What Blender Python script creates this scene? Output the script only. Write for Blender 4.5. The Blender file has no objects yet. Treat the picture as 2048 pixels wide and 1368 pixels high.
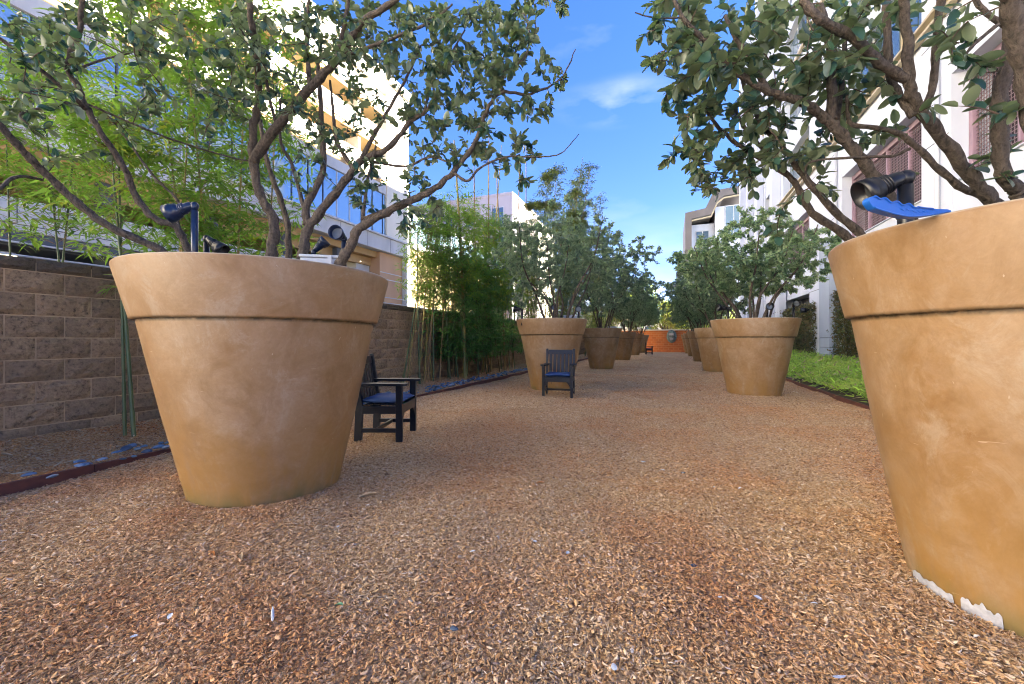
import bpy, math, random
import numpy as np
from mathutils import Vector, Matrix, Quaternion

rnd = random.Random(11)
nr = np.random.RandomState(5)
scene = bpy.context.scene
COL = scene.collection
R = math.radians

# ---------------------------------------------------------------- camera
F, VX, HY, CH = 807.1, 1342.0, 680.0, 1.1          # pixels of the 2048 wide photograph
PSI = math.atan((VX - 1024) / F)
cc, ss = math.cos(PSI), math.sin(PSI)
cam_d = bpy.data.cameras.new('camera')
cam_d.sensor_width = 36.0
cam_d.lens = F / 2048 * 36.0
cam_d.shift_y = -(684 - HY) / 2048
cam_d.clip_start = 0.02
cam_d.clip_end = 3000
cam = bpy.data.objects.new('camera', cam_d)
COL.objects.link(cam)
cam.location = (0, 0, CH)
cam.rotation_euler = (R(90), 0, PSI)
scene.camera = cam

# ---------------------------------------------------------------- light
SUN_EL, SUN_AZ = R(21), R(20)                       # azimuth: from +X turned towards +Y
sdir = Vector((math.cos(SUN_EL) * math.cos(SUN_AZ), math.cos(SUN_EL) * math.sin(SUN_AZ), math.sin(SUN_EL)))
sun_d = bpy.data.lights.new('sun', 'SUN')
sun_d.energy = 5.0
sun_d.angle = R(0.5)
sun_d.color = (1.0, 0.93, 0.82)
sun = bpy.data.objects.new('sun', sun_d)
COL.objects.link(sun)
sun.rotation_euler = (-sdir).to_track_quat('-Z', 'Y').to_euler()
sun.location = (20, 0, 30)

w = bpy.data.worlds.new('World')
scene.world = w
w.use_nodes = True
wt = w.node_tree
for n in list(wt.nodes):
    wt.nodes.remove(n)
SKY_STRENGTH = 0.05
EXPOSURE = 3.82


def wn(t, **k):
    n = wt.nodes.new(t)
    for a, b in k.items():
        setattr(n, a, b)
    return n


sky = wn('ShaderNodeTexSky', sky_type='NISHITA')
sky.sun_disc = False
sky.sun_elevation = SUN_EL
sky.sun_rotation = math.atan2(sdir.x, sdir.y)
sky.air_density = 0.7
sky.dust_density = 0.0
sky.ozone_density = 1.5
tc = wn('ShaderNodeTexCoord')
mp = wn('ShaderNodeMapping')
mp.inputs['Scale'].default_value = (2.2, 2.2, 7.0)
wt.links.new(tc.outputs['Generated'], mp.inputs[0])
nz = wn('ShaderNodeTexNoise')
nz.inputs['Scale'].default_value = 1.4
nz.inputs['Detail'].default_value = 7
nz.inputs['Roughness'].default_value = 0.55
wt.links.new(mp.outputs[0], nz.inputs['Vector'])
cr = wn('ShaderNodeValToRGB')
cr.color_ramp.elements[0].position = 0.56
cr.color_ramp.elements[1].position = 0.80
wt.links.new(nz.outputs['Fac'], cr.inputs[0])
# low bank of cloud near the horizon
sep = wn('ShaderNodeSeparateXYZ')
wt.links.new(tc.outputs['Generated'], sep.inputs[0])
hm = wn('ShaderNodeMapRange')
hm.inputs[1].default_value = 0.30
hm.inputs[2].default_value = 0.06
hm.inputs[3].default_value = 0.0
hm.inputs[4].default_value = 1.0
wt.links.new(sep.outputs['Z'], hm.inputs[0])
nz2 = wn('ShaderNodeTexNoise')
nz2.inputs['Scale'].default_value = 5.0
nz2.inputs['Detail'].default_value = 6
mp2 = wn('ShaderNodeMapping')
mp2.inputs['Scale'].default_value = (1, 1, 3.2)
wt.links.new(tc.outputs['Generated'], mp2.inputs[0])
wt.links.new(mp2.outputs[0], nz2.inputs['Vector'])
cr2 = wn('ShaderNodeMapRange')
cr2.inputs[1].default_value = 0.38
cr2.inputs[2].default_value = 0.66
wt.links.new(nz2.outputs['Fac'], cr2.inputs[0])
m1 = wn('ShaderNodeMath', operation='MULTIPLY')
wt.links.new(hm.outputs[0], m1.inputs[0])
wt.links.new(cr2.outputs[0], m1.inputs[1])
# one wisp: direction of the streak above the lane
WD = Vector((cc * (1235 - 1024) / F - ss, ss * (1235 - 1024) / F + cc, (HY - 205) / F)).normalized()
vs = wn('ShaderNodeVectorMath', operation='SUBTRACT')
vs.inputs[1].default_value = WD
wt.links.new(tc.outputs['Generated'], vs.inputs[0])
vm = wn('ShaderNodeVectorMath', operation='MULTIPLY')
vm.inputs[1].default_value = (1, 1, 3.2)
wt.links.new(vs.outputs[0], vm.inputs[0])
vl = wn('ShaderNodeVectorMath', operation='LENGTH')
wt.links.new(vm.outputs[0], vl.inputs[0])
wm = wn('ShaderNodeMapRange', interpolation_type='SMOOTHSTEP')
wm.inputs[1].default_value = 0.16
wm.inputs[2].default_value = 0.01
wm.inputs[3].default_value = 0
wm.inputs[4].default_value = 1.0
wt.links.new(vl.outputs['Value'], wm.inputs[0])
wmm = wn('ShaderNodeMath', operation='MULTIPLY')
wt.links.new(wm.outputs[0], wmm.inputs[0])
wt.links.new(cr2.outputs[0], wmm.inputs[1])
c1 = wn('ShaderNodeMath', operation='MULTIPLY')
c1.inputs[1].default_value = 0.35
wt.links.new(cr.outputs[0], c1.inputs[0])
mx1 = wn('ShaderNodeMath', operation='MAXIMUM')
wt.links.new(c1.outputs[0], mx1.inputs[0])
wt.links.new(m1.outputs[0], mx1.inputs[1])
mx2 = wn('ShaderNodeMath', operation='MAXIMUM')
wt.links.new(mx1.outputs[0], mx2.inputs[0])
wt.links.new(wmm.outputs[0], mx2.inputs[1])
c3 = wn('ShaderNodeMath', operation='MULTIPLY')
c3.inputs[1].default_value = 0.7
wt.links.new(mx2.outputs[0], c3.inputs[0])
hs = wn('ShaderNodeHueSaturation')
hs.inputs['Saturation'].default_value = 1.5
hs.inputs['Value'].default_value = 1.0
gam = wn('ShaderNodeGamma')
gam.inputs['Gamma'].default_value = 0.75
wt.links.new(sky.outputs[0], gam.inputs['Color'])
tnt = wn('ShaderNodeMixRGB', blend_type='MULTIPLY')
tnt.inputs[0].default_value = 1.0
tnt.inputs[2].default_value = (1.02, 0.885, 1.0, 1)
wt.links.new(gam.outputs[0], tnt.inputs[1])
wt.links.new(tnt.outputs[0], hs.inputs['Color'])
mix = wn('ShaderNodeMixRGB')
mix.inputs[2].default_value = (2.0, 2.15, 2.35, 1)
wt.links.new(c3.outputs[0], mix.inputs[0])
wt.links.new(hs.outputs[0], mix.inputs[1])
bg = wn('ShaderNodeBackground')
bg.inputs['Strength'].default_value = SKY_STRENGTH
wt.links.new(mix.outputs[0], bg.inputs[0])
wo = wn('ShaderNodeOutputWorld')
wt.links.new(bg.outputs[0], wo.inputs[0])

scene.view_settings.view_transform = 'Standard'
scene.view_settings.look = 'None'
scene.view_settings.exposure = EXPOSURE
scene.view_settings.gamma = 1.0
scene.view_settings.use_curve_mapping = False
scene.render.engine = 'CYCLES'
scene.cycles.pixel_filter_type = 'BLACKMAN_HARRIS'
scene.cycles.filter_width = 1.05
scene.cycles.max_bounces = 8
scene.cycles.diffuse_bounces = 5


# ---------------------------------------------------------------- geometry of the view (used to place things at real distances)
def ray(px, py):
    r = (px - 1024) / F
    return Vector((cc * r - ss, ss * r + cc, (HY - py) / F))


def at(px, py, D):
    return Vector((0, 0, CH)) + ray(px, py) * D


def gnd(px, py, z=0.0):
    d = ray(px, py)
    return Vector((0, 0, CH)) + d * ((z - CH) / d.z)


def planeX(px, py, X):
    d = ray(px, py)
    return Vector((0, 0, CH)) + d * (X / d.x)


def proj(p):
    D = -ss * p[0] + cc * p[1]
    return 1024 + F * (cc * p[0] + ss * p[1]) / D, HY - F * (p[2] - CH) / D, D


# ---------------------------------------------------------------- materials
def mat(name, base, rough=0.7, **k):
    m = bpy.data.materials.new(name)
    m.use_nodes = True
    b = m.node_tree.nodes['Principled BSDF']
    b.inputs['Base Color'].default_value = (*base, 1)
    b.inputs['Roughness'].default_value = rough
    for a, v in k.items():
        b.inputs[a.replace('_', ' ')].default_value = v
    return m


def N(m, t, **k):
    n = m.node_tree.nodes.new(t)
    for a, b in k.items():
        setattr(n, a, b)
    return n


def L(m, a, b):
    m.node_tree.links.new(a, b)


def noise(m, scale, detail=4, rough=0.55, coord='Object', stretch=None, out='Fac'):
    t = N(m, 'ShaderNodeTexCoord')
    src = t.outputs[coord] if coord != 'Position' else N(m, 'ShaderNodeNewGeometry').outputs['Position']
    if stretch:
        mpn = N(m, 'ShaderNodeMapping')
        mpn.inputs['Scale'].default_value = stretch
        L(m, src, mpn.inputs[0])
        src = mpn.outputs[0]
    n = N(m, 'ShaderNodeTexNoise')
    n.inputs['Scale'].default_value = scale
    n.inputs['Detail'].default_value = detail
    n.inputs['Roughness'].default_value = rough
    L(m, src, n.inputs['Vector'])
    return n.outputs[out]


def ramp(m, fac, stops):
    r = N(m, 'ShaderNodeValToRGB')
    e = r.color_ramp.elements
    while len(e) < len(stops):
        e.new(0.5)
    for q, (p, c) in zip(e, stops):
        q.position = p
        q.color = (*c, 1)
    L(m, fac, r.inputs[0])
    return r.outputs[0]


def mixc(m, fac, a, b, mode='MIX'):
    x = N(m, 'ShaderNodeMixRGB', blend_type=mode)
    if isinstance(fac, (int, float)):
        x.inputs[0].default_value = fac
    else:
        L(m, fac, x.inputs[0])
    for i, v in ((1, a), (2, b)):
        if isinstance(v, tuple):
            x.inputs[i].default_value = (*v, 1)
        else:
            L(m, v, x.inputs[i])
    return x.outputs[0]


def rng(m, v, a, b, c=0.0, d=1.0):
    x = N(m, 'ShaderNodeMapRange')
    for i, q in enumerate((a, b, c, d)):
        x.inputs[i + 1].default_value = q
    L(m, v, x.inputs[0])
    return x.outputs[0]


def bump(m, h, strength=0.3, dist=0.01):
    b = N(m, 'ShaderNodeBump')
    b.inputs['Strength'].default_value = strength
    b.inputs['Distance'].default_value = dist
    L(m, h, b.inputs['Height'])
    bs = m.node_tree.nodes['Principled BSDF']
    if bs.inputs['Normal'].is_linked:
        L(m, bs.inputs['Normal'].links[0].from_socket, b.inputs['Normal'])
    L(m, b.outputs[0], bs.inputs['Normal'])


def base(m, c):
    L(m, c, m.node_tree.nodes['Principled BSDF'].inputs['Base Color'])


def simple(name, c, rough=0.7, var=0.25, scale=3.0, bmp=0.1, bscale=60, bdist=0.004, **k):
    m = mat(name, c, rough, **k)
    n = noise(m, scale, 5, coord='Position', stretch=(1, 1, 0.45) if scale < 1.5 else None)
    dk = tuple(x * (1 - var) for x in c)
    lt = tuple(min(1, x * (1 + var * 0.6)) for x in c)
    base(m, ramp(m, n, [(0.3, dk), (0.7, lt)]))
    if bmp:
        bump(m, noise(m, bscale, 3, coord='Position'), bmp, bdist)
    return m


def make_pot_mat():
    m = mat('pot_stain', (0.3, 0.18, 0.1), 0.62)
    oi = N(m, 'ShaderNodeObjectInfo')
    tco = N(m, 'ShaderNodeTexCoord')
    shift = N(m, 'ShaderNodeVectorMath', operation='ADD')
    rv = N(m, 'ShaderNodeVectorMath', operation='SCALE')
    L(m, oi.outputs['Location'], rv.inputs[0])
    rv.inputs['Scale'].default_value = 3.7
    L(m, tco.outputs['Object'], shift.inputs[0])
    L(m, rv.outputs[0], shift.inputs[1])

    def nz_(scale, detail, rough, stretch=None):
        src = shift.outputs[0]
        if stretch:
            mpn = N(m, 'ShaderNodeMapping')
            mpn.inputs['Scale'].default_value = stretch
            L(m, src, mpn.inputs[0])
            src = mpn.outputs[0]
        n = N(m, 'ShaderNodeTexNoise')
        n.inputs['Scale'].default_value = scale
        n.inputs['Detail'].default_value = detail
        n.inputs['Roughness'].default_value = rough
        n.inputs['Distortion'].default_value = 0.6
        L(m, src, n.inputs['Vector'])
        return n.outputs['Fac']
    big = nz_(1.5, 6, 0.62)
    fine = nz_(8, 7, 0.72)
    tiny = nz_(38, 6, 0.7)
    streak = nz_(3, 5, 0.65, (2.2, 2.2, 0.5))
    a = ramp(m, big, [(0.36, (0.235, 0.120, 0.038)), (0.48, (0.298, 0.180, 0.084)), (0.60, (0.36, 0.255, 0.165))])
    b = ramp(m, fine, [(0.32, (0.235, 0.124, 0.044)), (0.52, (0.330, 0.203, 0.102)), (0.7, (0.41, 0.285, 0.185))])
    c = mixc(m, 0.5, a, b)
    c = mixc(m, 1.0, c, (0.90, 0.90, 0.90), 'MULTIPLY')
    midn = nz_(4.2, 7, 0.75, (1, 1, 0.8))
    c = mixc(m, rng(m, midn, 0.50, 0.66, 0, 0.55), c, (0.185, 0.100, 0.034))
    c = mixc(m, rng(m, midn, 0.46, 0.34, 0, 0.50), c, (0.36, 0.28, 0.20))
    c = mixc(m, rng(m, tiny, 0.42, 0.68, 0, 0.28), c, (0.20, 0.115, 0.055))
    sp = N(m, 'ShaderNodeSeparateXYZ')
    L(m, tco.outputs['Object'], sp.inputs[0])
    low = rng(m, sp.outputs['Z'], 0.72, 0.02, 0, 0.8)
    lm = N(m, 'ShaderNodeMath', operation='MULTIPLY')
    L(m, low, lm.inputs[0])
    L(m, rng(m, streak, 0.34, 0.56), lm.inputs[1])
    c = mixc(m, lm.outputs[0], c, (0.295, 0.155, 0.034))
    dirt = rng(m, sp.outputs['Z'], 0.13, 0.0)
    dm = N(m, 'ShaderNodeMath', operation='MULTIPLY')
    L(m, dirt, dm.inputs[0])
    L(m, rng(m, nz_(7, 4, 0.6, (1, 1, .4)), 0.4, 0.58), dm.inputs[1])
    c = mixc(m, dm.outputs[0], c, (0.17, 0.13, 0.045))
    # grime gathered in the groove below the band
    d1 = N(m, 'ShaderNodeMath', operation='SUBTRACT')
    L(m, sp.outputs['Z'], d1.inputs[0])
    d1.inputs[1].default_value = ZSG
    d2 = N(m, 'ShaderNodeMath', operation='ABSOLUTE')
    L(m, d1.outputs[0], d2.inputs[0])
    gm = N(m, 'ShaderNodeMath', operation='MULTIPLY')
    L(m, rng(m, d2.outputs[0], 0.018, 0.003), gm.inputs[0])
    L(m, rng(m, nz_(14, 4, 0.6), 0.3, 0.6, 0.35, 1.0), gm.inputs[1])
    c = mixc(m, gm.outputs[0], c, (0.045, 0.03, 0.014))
    # hairline scratches and scuffs
    sc = nz_(22, 2, 0.5, (0.25, 0.25, 2.5))
    c = mixc(m, rng(m, sc, 0.765, 0.785, 0, 0.5), c, (0.45, 0.34, 0.24))
    sc2 = nz_(30, 2, 0.5, (1.6, 1.6, 0.35))
    c = mixc(m, rng(m, sc2, 0.755, 0.78, 0, 0.5), c, (0.50, 0.40, 0.30))
    # worn pale lip
    lip = rng(m, sp.outputs['Z'], 1.538, 1.548)
    c = mixc(m, lip, c, (0.46, 0.38, 0.28))
    base(m, c)
    bump(m, tiny, 0.10, 0.004)
    bump(m, fine, 0.12, 0.006)
    L(m, rng(m, fine, 0.3, 0.7, 0.42, 0.66), m.node_tree.nodes['Principled BSDF'].inputs['Roughness'])
    return m


ZSG = 1.193
M = {}
M['pot'] = make_pot_mat()
M['soil'] = simple('potting_soil', (0.06, 0.04, 0.025), 0.95, 0.4, 20, 0.8, 60, 0.02)
M['navy'] = simple('navy_paint', (0.003, 0.006, 0.015), 0.33, 0.25, 8, 0.1, 90)
M['cushion'] = simple('cushion_cloth', (0.014, 0.050, 0.17), 0.8, 0.15, 20, 0.25, 350, 0.002)
M['spot'] = simple('spot_metal', (0.010, 0.022, 0.062), 0.3, 0.2, 20, 0.05)
M['spot_black'] = simple('spot_black_metal', (0.008, 0.009, 0.014), 0.35, 0.2, 20, 0.05)
M['lens'] = mat('lens_glass', (0.10, 0.11, 0.12), 0.15)
M['box_grey'] = simple('junction_box_plastic', (0.45, 0.48, 0.52), 0.5, 0.12, 12, 0.05)
M['blue_plastic'] = mat('blue_plastic', (0.010, 0.115, 0.50), 0.42)
M['white_chip'] = simple('bare_white_shell', (0.46, 0.47, 0.53), 0.6, 0.30, 28, 0.3, 80, 0.004)
M['edging'] = simple('edging_rust', (0.115, 0.036, 0.024), 0.7, 0.4, 6, 0.2, 60)
M['stone_blue'] = simple('stone_blue', (0.13, 0.20, 0.30), 0.75, 0.35, 14, 0.25, 60)
M['stone_grey'] = simple('stone_grey', (0.19, 0.23, 0.28), 0.75, 0.35, 14, 0.25, 60)
M['stone_dark'] = simple('stone_dark', (0.055, 0.085, 0.13), 0.7, 0.35, 14, 0.25, 60)
M['white_wall'] = simple('white_stucco', (0.60, 0.64, 0.73), 0.8, 0.13, 0.7, 0.1, 90)
M['grey_wall'] = simple('grey_blue_stucco', (0.36, 0.42, 0.52), 0.8, 0.14, 0.7, 0.1, 90)
M['cream'] = simple('cream_stucco', (0.76, 0.70, 0.58), 0.8, 0.08, 0.5, 0.1, 60)
M['beam'] = simple('pale_beam', (0.56, 0.55, 0.53), 0.75, 0.16, 0.7, 0.1, 60)
M['ochre'] = simple('ochre_soffit', (0.46, 0.30, 0.13), 0.75, 0.15, 0.8, 0.1)
M['tan'] = simple('tan_panel', (0.50, 0.30, 0.16), 0.7, 0.12, 0.6, 0.1)
M['dark'] = simple('garage_shade_black', (0.018, 0.018, 0.02), 0.8, 0.3, 1.0, 0)  # near-black colour stands for the unlit depth of the garage
M['shade_grey'] = simple('shaded_concrete', (0.10, 0.11, 0.12), 0.8, 0.2, 0.6, 0.1)  # dark grey carries the garage shade in its colour; also colours the joints
M['mauve'] = simple('mauve_frame', (0.33, 0.22, 0.275), 0.55, 0.1, 3, 0.05)
M['screen'] = simple('screen_wire', (0.20, 0.135, 0.15), 0.5, 0.1, 3, 0.0)
M['screen_back'] = simple('screen_backing', (0.030, 0.016, 0.024), 0.7, 0.2, 1, 0)
M['trim'] = simple('gold_trim', (0.45, 0.37, 0.22), 0.5, 0.1, 3, 0.05)
M['eave'] = simple('eave_metal', (0.16, 0.135, 0.115), 0.55, 0.12, 1, 0.05)
M['greywin'] = simple('lilac_wall', (0.50, 0.45, 0.47), 0.8, 0.06, 0.5, 0.05)
M['frame'] = simple('window_frame', (0.55, 0.56, 0.58), 0.4, 0.08, 2, 0.05)
M['frame_dark'] = simple('dark_frame', (0.05, 0.06, 0.08), 0.4, 0.1, 2, 0.05)
M['glass'] = mat('window_glass', (0.10, 0.16, 0.20), 0.06, Specular_IOR_Level=1.0, Metallic=0.35)
M['rail_glass'] = mat('balcony_glass', (0.28, 0.38, 0.44), 0.05, Specular_IOR_Level=1.0, Metallic=0.55)
M['block_pipe'] = simple('pipe_steel', (0.35, 0.37, 0.42), 0.4, 0.1, 3, 0.0)


def make_block_mat(name, sh):
    m = mat(name, (0.25, 0.2, 0.15), 0.95)
    n = noise(m, 26, 6, 0.75, coord='Position')
    big = noise(m, 2.2, 4, 0.6, coord='Position')
    c = ramp(m, n, [(0.34, tuple(x * 0.30 for x in sh)), (0.46, sh), (0.72, tuple(min(1, x * 1.55) for x in sh))])
    c = mixc(m, rng(m, big, 0.35, 0.7, 0, 0.5), c, (0.25, 0.17, 0.105))
    oi = N(m, 'ShaderNodeObjectInfo')
    c = mixc(m, rng(m, oi.outputs['Random'], 0, 1, 0.0, 0.45), c, (0.10, 0.072, 0.05))
    base(m, c)
    bump(m, n, 1.0, 0.035)
    bump(m, noise(m, 90, 4, 0.7, coord='Position'), 0.7, 0.006)
    return m


M['block'] = make_block_mat('split_face_block', (0.36, 0.245, 0.148))
M['cap'] = make_block_mat('split_face_cap', (0.105, 0.080, 0.058))
M['mortar'] = simple('mortar_joint', (0.46, 0.33, 0.21), 0.95, 0.3, 5, 0.4, 90)


def make_brick_mat():
    m = mat('orange_brick', (0.6, 0.2, 0.06), 0.8)
    t = N(m, 'ShaderNodeNewGeometry')
    mpn = N(m, 'ShaderNodeMapping')
    mpn.inputs['Rotation'].default_value = (R(90), 0, 0)
    L(m, t.outputs['Position'], mpn.inputs[0])
    b = N(m, 'ShaderNodeTexBrick')
    b.inputs['Color1'].default_value = (0.70, 0.22, 0.055, 1)
    b.inputs['Color2'].default_value = (0.55, 0.16, 0.045, 1)
    b.inputs['Mortar'].default_value = (0.66, 0.28, 0.12, 1)
    b.inputs['Scale'].default_value = 1.0
    b.inputs['Brick Width'].default_value = 0.42
    b.inputs['Row Height'].default_value = 0.2
    b.inputs['Mortar Size'].default_value = 0.02
    L(m, mpn.outputs[0], b.inputs['Vector'])
    base(m, mixc(m, rng(m, noise(m, 0.9, 3, coord='Position'), .35, .7, 0, .5), b.outputs['Color'], (0.42, 0.13, 0.06)))
    return m


M['brick'] = make_brick_mat()


def make_bark(name, dk, lt):
    m = mat(name, lt, 0.92)
    n = noise(m, 16, 6, 0.7, coord='Position', stretch=(3.0, 3.0, 0.8))
    n2 = noise(m, 70, 4, 0.6, coord='Position')
    c = ramp(m, n, [(0.32, dk), (0.52, tuple((a + b) / 2 for a, b in zip(dk, lt))), (0.72, lt)])
    base(m, mixc(m, rng(m, n2, 0.4, 0.7, 0, 0.35), c, tuple(x * 1.5 for x in lt)))
    bump(m, n, 1.0, 0.03)
    bump(m, n2, 0.8, 0.006)
    return m


M['bark'] = make_bark('tree_bark', (0.022, 0.017, 0.014), (0.155, 0.122, 0.098))
M['twig'] = simple('twig_bark', (0.085, 0.058, 0.045), 0.9, 0.3, 10, 0.2)


def make_leaf(name, top, under, trans=0.25, rough=0.42, var=0.3, yellow=None):
    m = bpy.data.materials.new(name)
    m.use_nodes = True
    nt = m.node_tree
    b = nt.nodes['Principled BSDF']
    b.inputs['Roughness'].default_value = rough
    b.inputs['Specular IOR Level'].default_value = 0.5
    n = noise(m, 9.0, 3, 0.7, coord='Position')
    g = N(m, 'ShaderNodeNewGeometry')
    rp = N(m, 'ShaderNodeMath', operation='MULTIPLY')
    c = ramp(m, g.outputs['Random Per Island'], [(0.0, tuple(x * (1 - var) for x in top)), (0.7, top),
                                                 (1.0, tuple(x * (1 + 1.2 * var) for x in top))])
    if yellow:
        c = mixc(m, rng(m, noise(m, 1.1, 3, coord='Position'), 0.45, 0.68), c, yellow)
    c = mixc(m, rng(m, n, 0.3, 0.7, 0, 0.35), c, tuple(x * 0.55 for x in top))
    c = mixc(m, g.outputs['Backfacing'], c, under)
    base(m, c)
    tr = N(m, 'ShaderNodeBsdfTranslucent')
    L(m, mixc(m, 1.0, c, (1.3, 1.6, 0.7), 'MULTIPLY'), tr.inputs[0])
    ms = N(m, 'ShaderNodeMixShader')
    ms.inputs[0].default_value = trans
    out = [x for x in nt.nodes if x.type == 'OUTPUT_MATERIAL'][0]
    L(m, b.outputs[0], ms.inputs[1])
    L(m, tr.outputs[0], ms.inputs[2])
    L(m, ms.outputs[0], out.inputs[0])
    return m


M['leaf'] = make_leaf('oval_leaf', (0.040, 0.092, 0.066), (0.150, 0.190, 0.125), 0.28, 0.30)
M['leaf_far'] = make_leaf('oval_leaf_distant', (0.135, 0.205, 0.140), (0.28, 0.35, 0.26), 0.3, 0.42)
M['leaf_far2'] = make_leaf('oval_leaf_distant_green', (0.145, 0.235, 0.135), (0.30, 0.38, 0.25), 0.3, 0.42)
M['bamboo_leaf'] = make_leaf('bamboo_leaf', (0.125, 0.225, 0.036), (0.20, 0.31, 0.07), 0.42, 0.5, 0.35, yellow=(0.46, 0.44, 0.045))
M['bamboo_dark'] = make_leaf('bamboo_leaf_deep', (0.075, 0.20, 0.06), (0.15, 0.28, 0.10), 0.4, 0.45, 0.65, yellow=(0.14, 0.20, 0.04))
M['bamboo_high'] = make_leaf('bamboo_leaf_olive', (0.12, 0.145, 0.045), (0.19, 0.21, 0.08), 0.4, 0.5, 0.4)
M['grass'] = make_leaf('dwarf_bamboo_blade', (0.33, 0.50, 0.09), (0.42, 0.55, 0.13), 0.4, 0.5, 0.5, yellow=(0.60, 0.62, 0.13))
M['hedge'] = make_leaf('hedge_leaf', (0.085, 0.105, 0.035), (0.17, 0.13, 0.07), 0.2, 0.5, 0.6)
M['far_leaf'] = make_leaf('yellow_green_tree_leaf', (0.22, 0.26, 0.06), (0.28, 0.30, 0.10), 0.35, 0.5, 0.4, yellow=(0.34, 0.22, 0.07))  # yellow-green is the leaf's own colour


def make_culm(name, a, b):
    m = mat(name, a, 0.4)
    base(m, ramp(m, noise(m, 1.6, 3, coord='Position'), [(0.35, a), (0.65, b)]))
    return m


M['culm'] = make_culm('bamboo_culm', (0.10, 0.12, 0.03), (0.36, 0.24, 0.055))
M['culm_green'] = make_culm('bamboo_culm_green', (0.045, 0.075, 0.022), (0.10, 0.13, 0.045))
M['culm_brown'] = make_culm('bamboo_culm_brown', (0.15, 0.085, 0.03), (0.28, 0.17, 0.06))


# mulch: ground sheet and the chips on it
def make_mulch():
    m = mat('bark_mulch', (0.3, 0.18, 0.1), 0.95)
    f = noise(m, 75, 6, 0.75, coord='Position', stretch=(1, 0.8, 1))
    v = N(m, 'ShaderNodeTexVoronoi')
    v.inputs['Scale'].default_value = 60
    g = N(m, 'ShaderNodeNewGeometry')
    L(m, g.outputs['Position'], v.inputs['Vector'])
    c = ramp(m, v.outputs['Color'], [(0.1, (0.18, 0.09, 0.04)), (0.35, (0.48, 0.29, 0.14)), (0.6, (0.66, 0.45, 0.25)),
                                     (0.9, (0.68, 0.52, 0.37))])
    c = mixc(m, rng(m, f, 0.35, 0.55, 0.65, 0), c, (0.09, 0.045, 0.022))
    big = noise(m, 0.8, 4, 0.6, coord='Position')
    c = mixc(m, rng(m, big, 0.5, 0.66, 0, 0.4), c, (0.36, 0.15, 0.055))
    base(m, c)
    bump(m, f, 1.0, 0.03)
    return m


def make_chip():
    m = mat('bark_chip', (0.3, 0.18, 0.1), 0.85)
    oi = N(m, 'ShaderNodeObjectInfo')
    c = ramp(m, oi.outputs['Random'], [(0.0, (0.12, 0.060, 0.024)), (0.15, (0.40, 0.225, 0.088)), (0.42, (0.60, 0.390, 0.180)),
                                       (0.80, (0.72, 0.50, 0.29)), (0.97, (0.82, 0.66, 0.46)), (1.0, (0.80, 0.74, 0.66))])
    big = noise(m, 0.75, 4, 0.6, coord='Position')
    rough = noise(m, 120, 3, 0.6, coord='Position')
    c = mixc(m, rng(m, big, 0.44, 0.60, 0, 0.65), c, mixc(m, 1.0, c, (0.98, 0.64, 0.40), 'MULTIPLY'))
    c = mixc(m, rng(m, rough, 0.35, 0.65, 0, 0.4), c, (0.17, 0.085, 0.045))
    g2 = N(m, 'ShaderNodeNewGeometry')
    sx = N(m, 'ShaderNodeSeparateXYZ')
    L(m, g2.outputs['Position'], sx.inputs[0])
    bed = rng(m, sx.outputs['X'], XE_ + 0.02, XE_ - 0.02)
    c = mixc(m, bed, c, mixc(m, 1.0, c, (0.86, 0.66, 0.46), 'MULTIPLY'))
    base(m, c)
    return m


XE_ = -4.47
M['mulch'] = make_mulch()
M['chip'] = make_chip()
M['asphalt'] = simple('asphalt', (0.06, 0.06, 0.062), 0.9, 0.2, 0.5, 0.2)
M['paving'] = simple('pale_paving', (0.48, 0.44, 0.38), 0.85, 0.1, 0.6, 0.1)
M['dry_leaf'] = simple('dry_leaf', (0.50, 0.38, 0.24), 0.8, 0.2, 30, 0.2)
M['orange_leaf'] = simple('orange_leaf', (0.55, 0.20, 0.04), 0.7, 0.2, 30, 0.2)
M['green_leaf'] = simple('green_fallen_leaf', (0.12, 0.28, 0.16), 0.6, 0.2, 30, 0.2)
M['pale_leaf'] = simple('pale_fallen_leaf', (0.62, 0.66, 0.70), 0.6, 0.15, 30, 0.2)
M['plaque'] = simple('verdigris_plaque', (0.22, 0.30, 0.28), 0.5, 0.6, 8, 0.5, 12, 0.03)
M['lampglow'] = mat('lamp_glow', (1, 0.9, 0.6), 0.5)
M['lampglow'].node_tree.nodes['Principled BSDF'].inputs['Emission Color'].default_value = (1, 0.85, 0.5, 1)
M['lampglow'].node_tree.nodes['Principled BSDF'].inputs['Emission Strength'].default_value = 1.2


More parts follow.
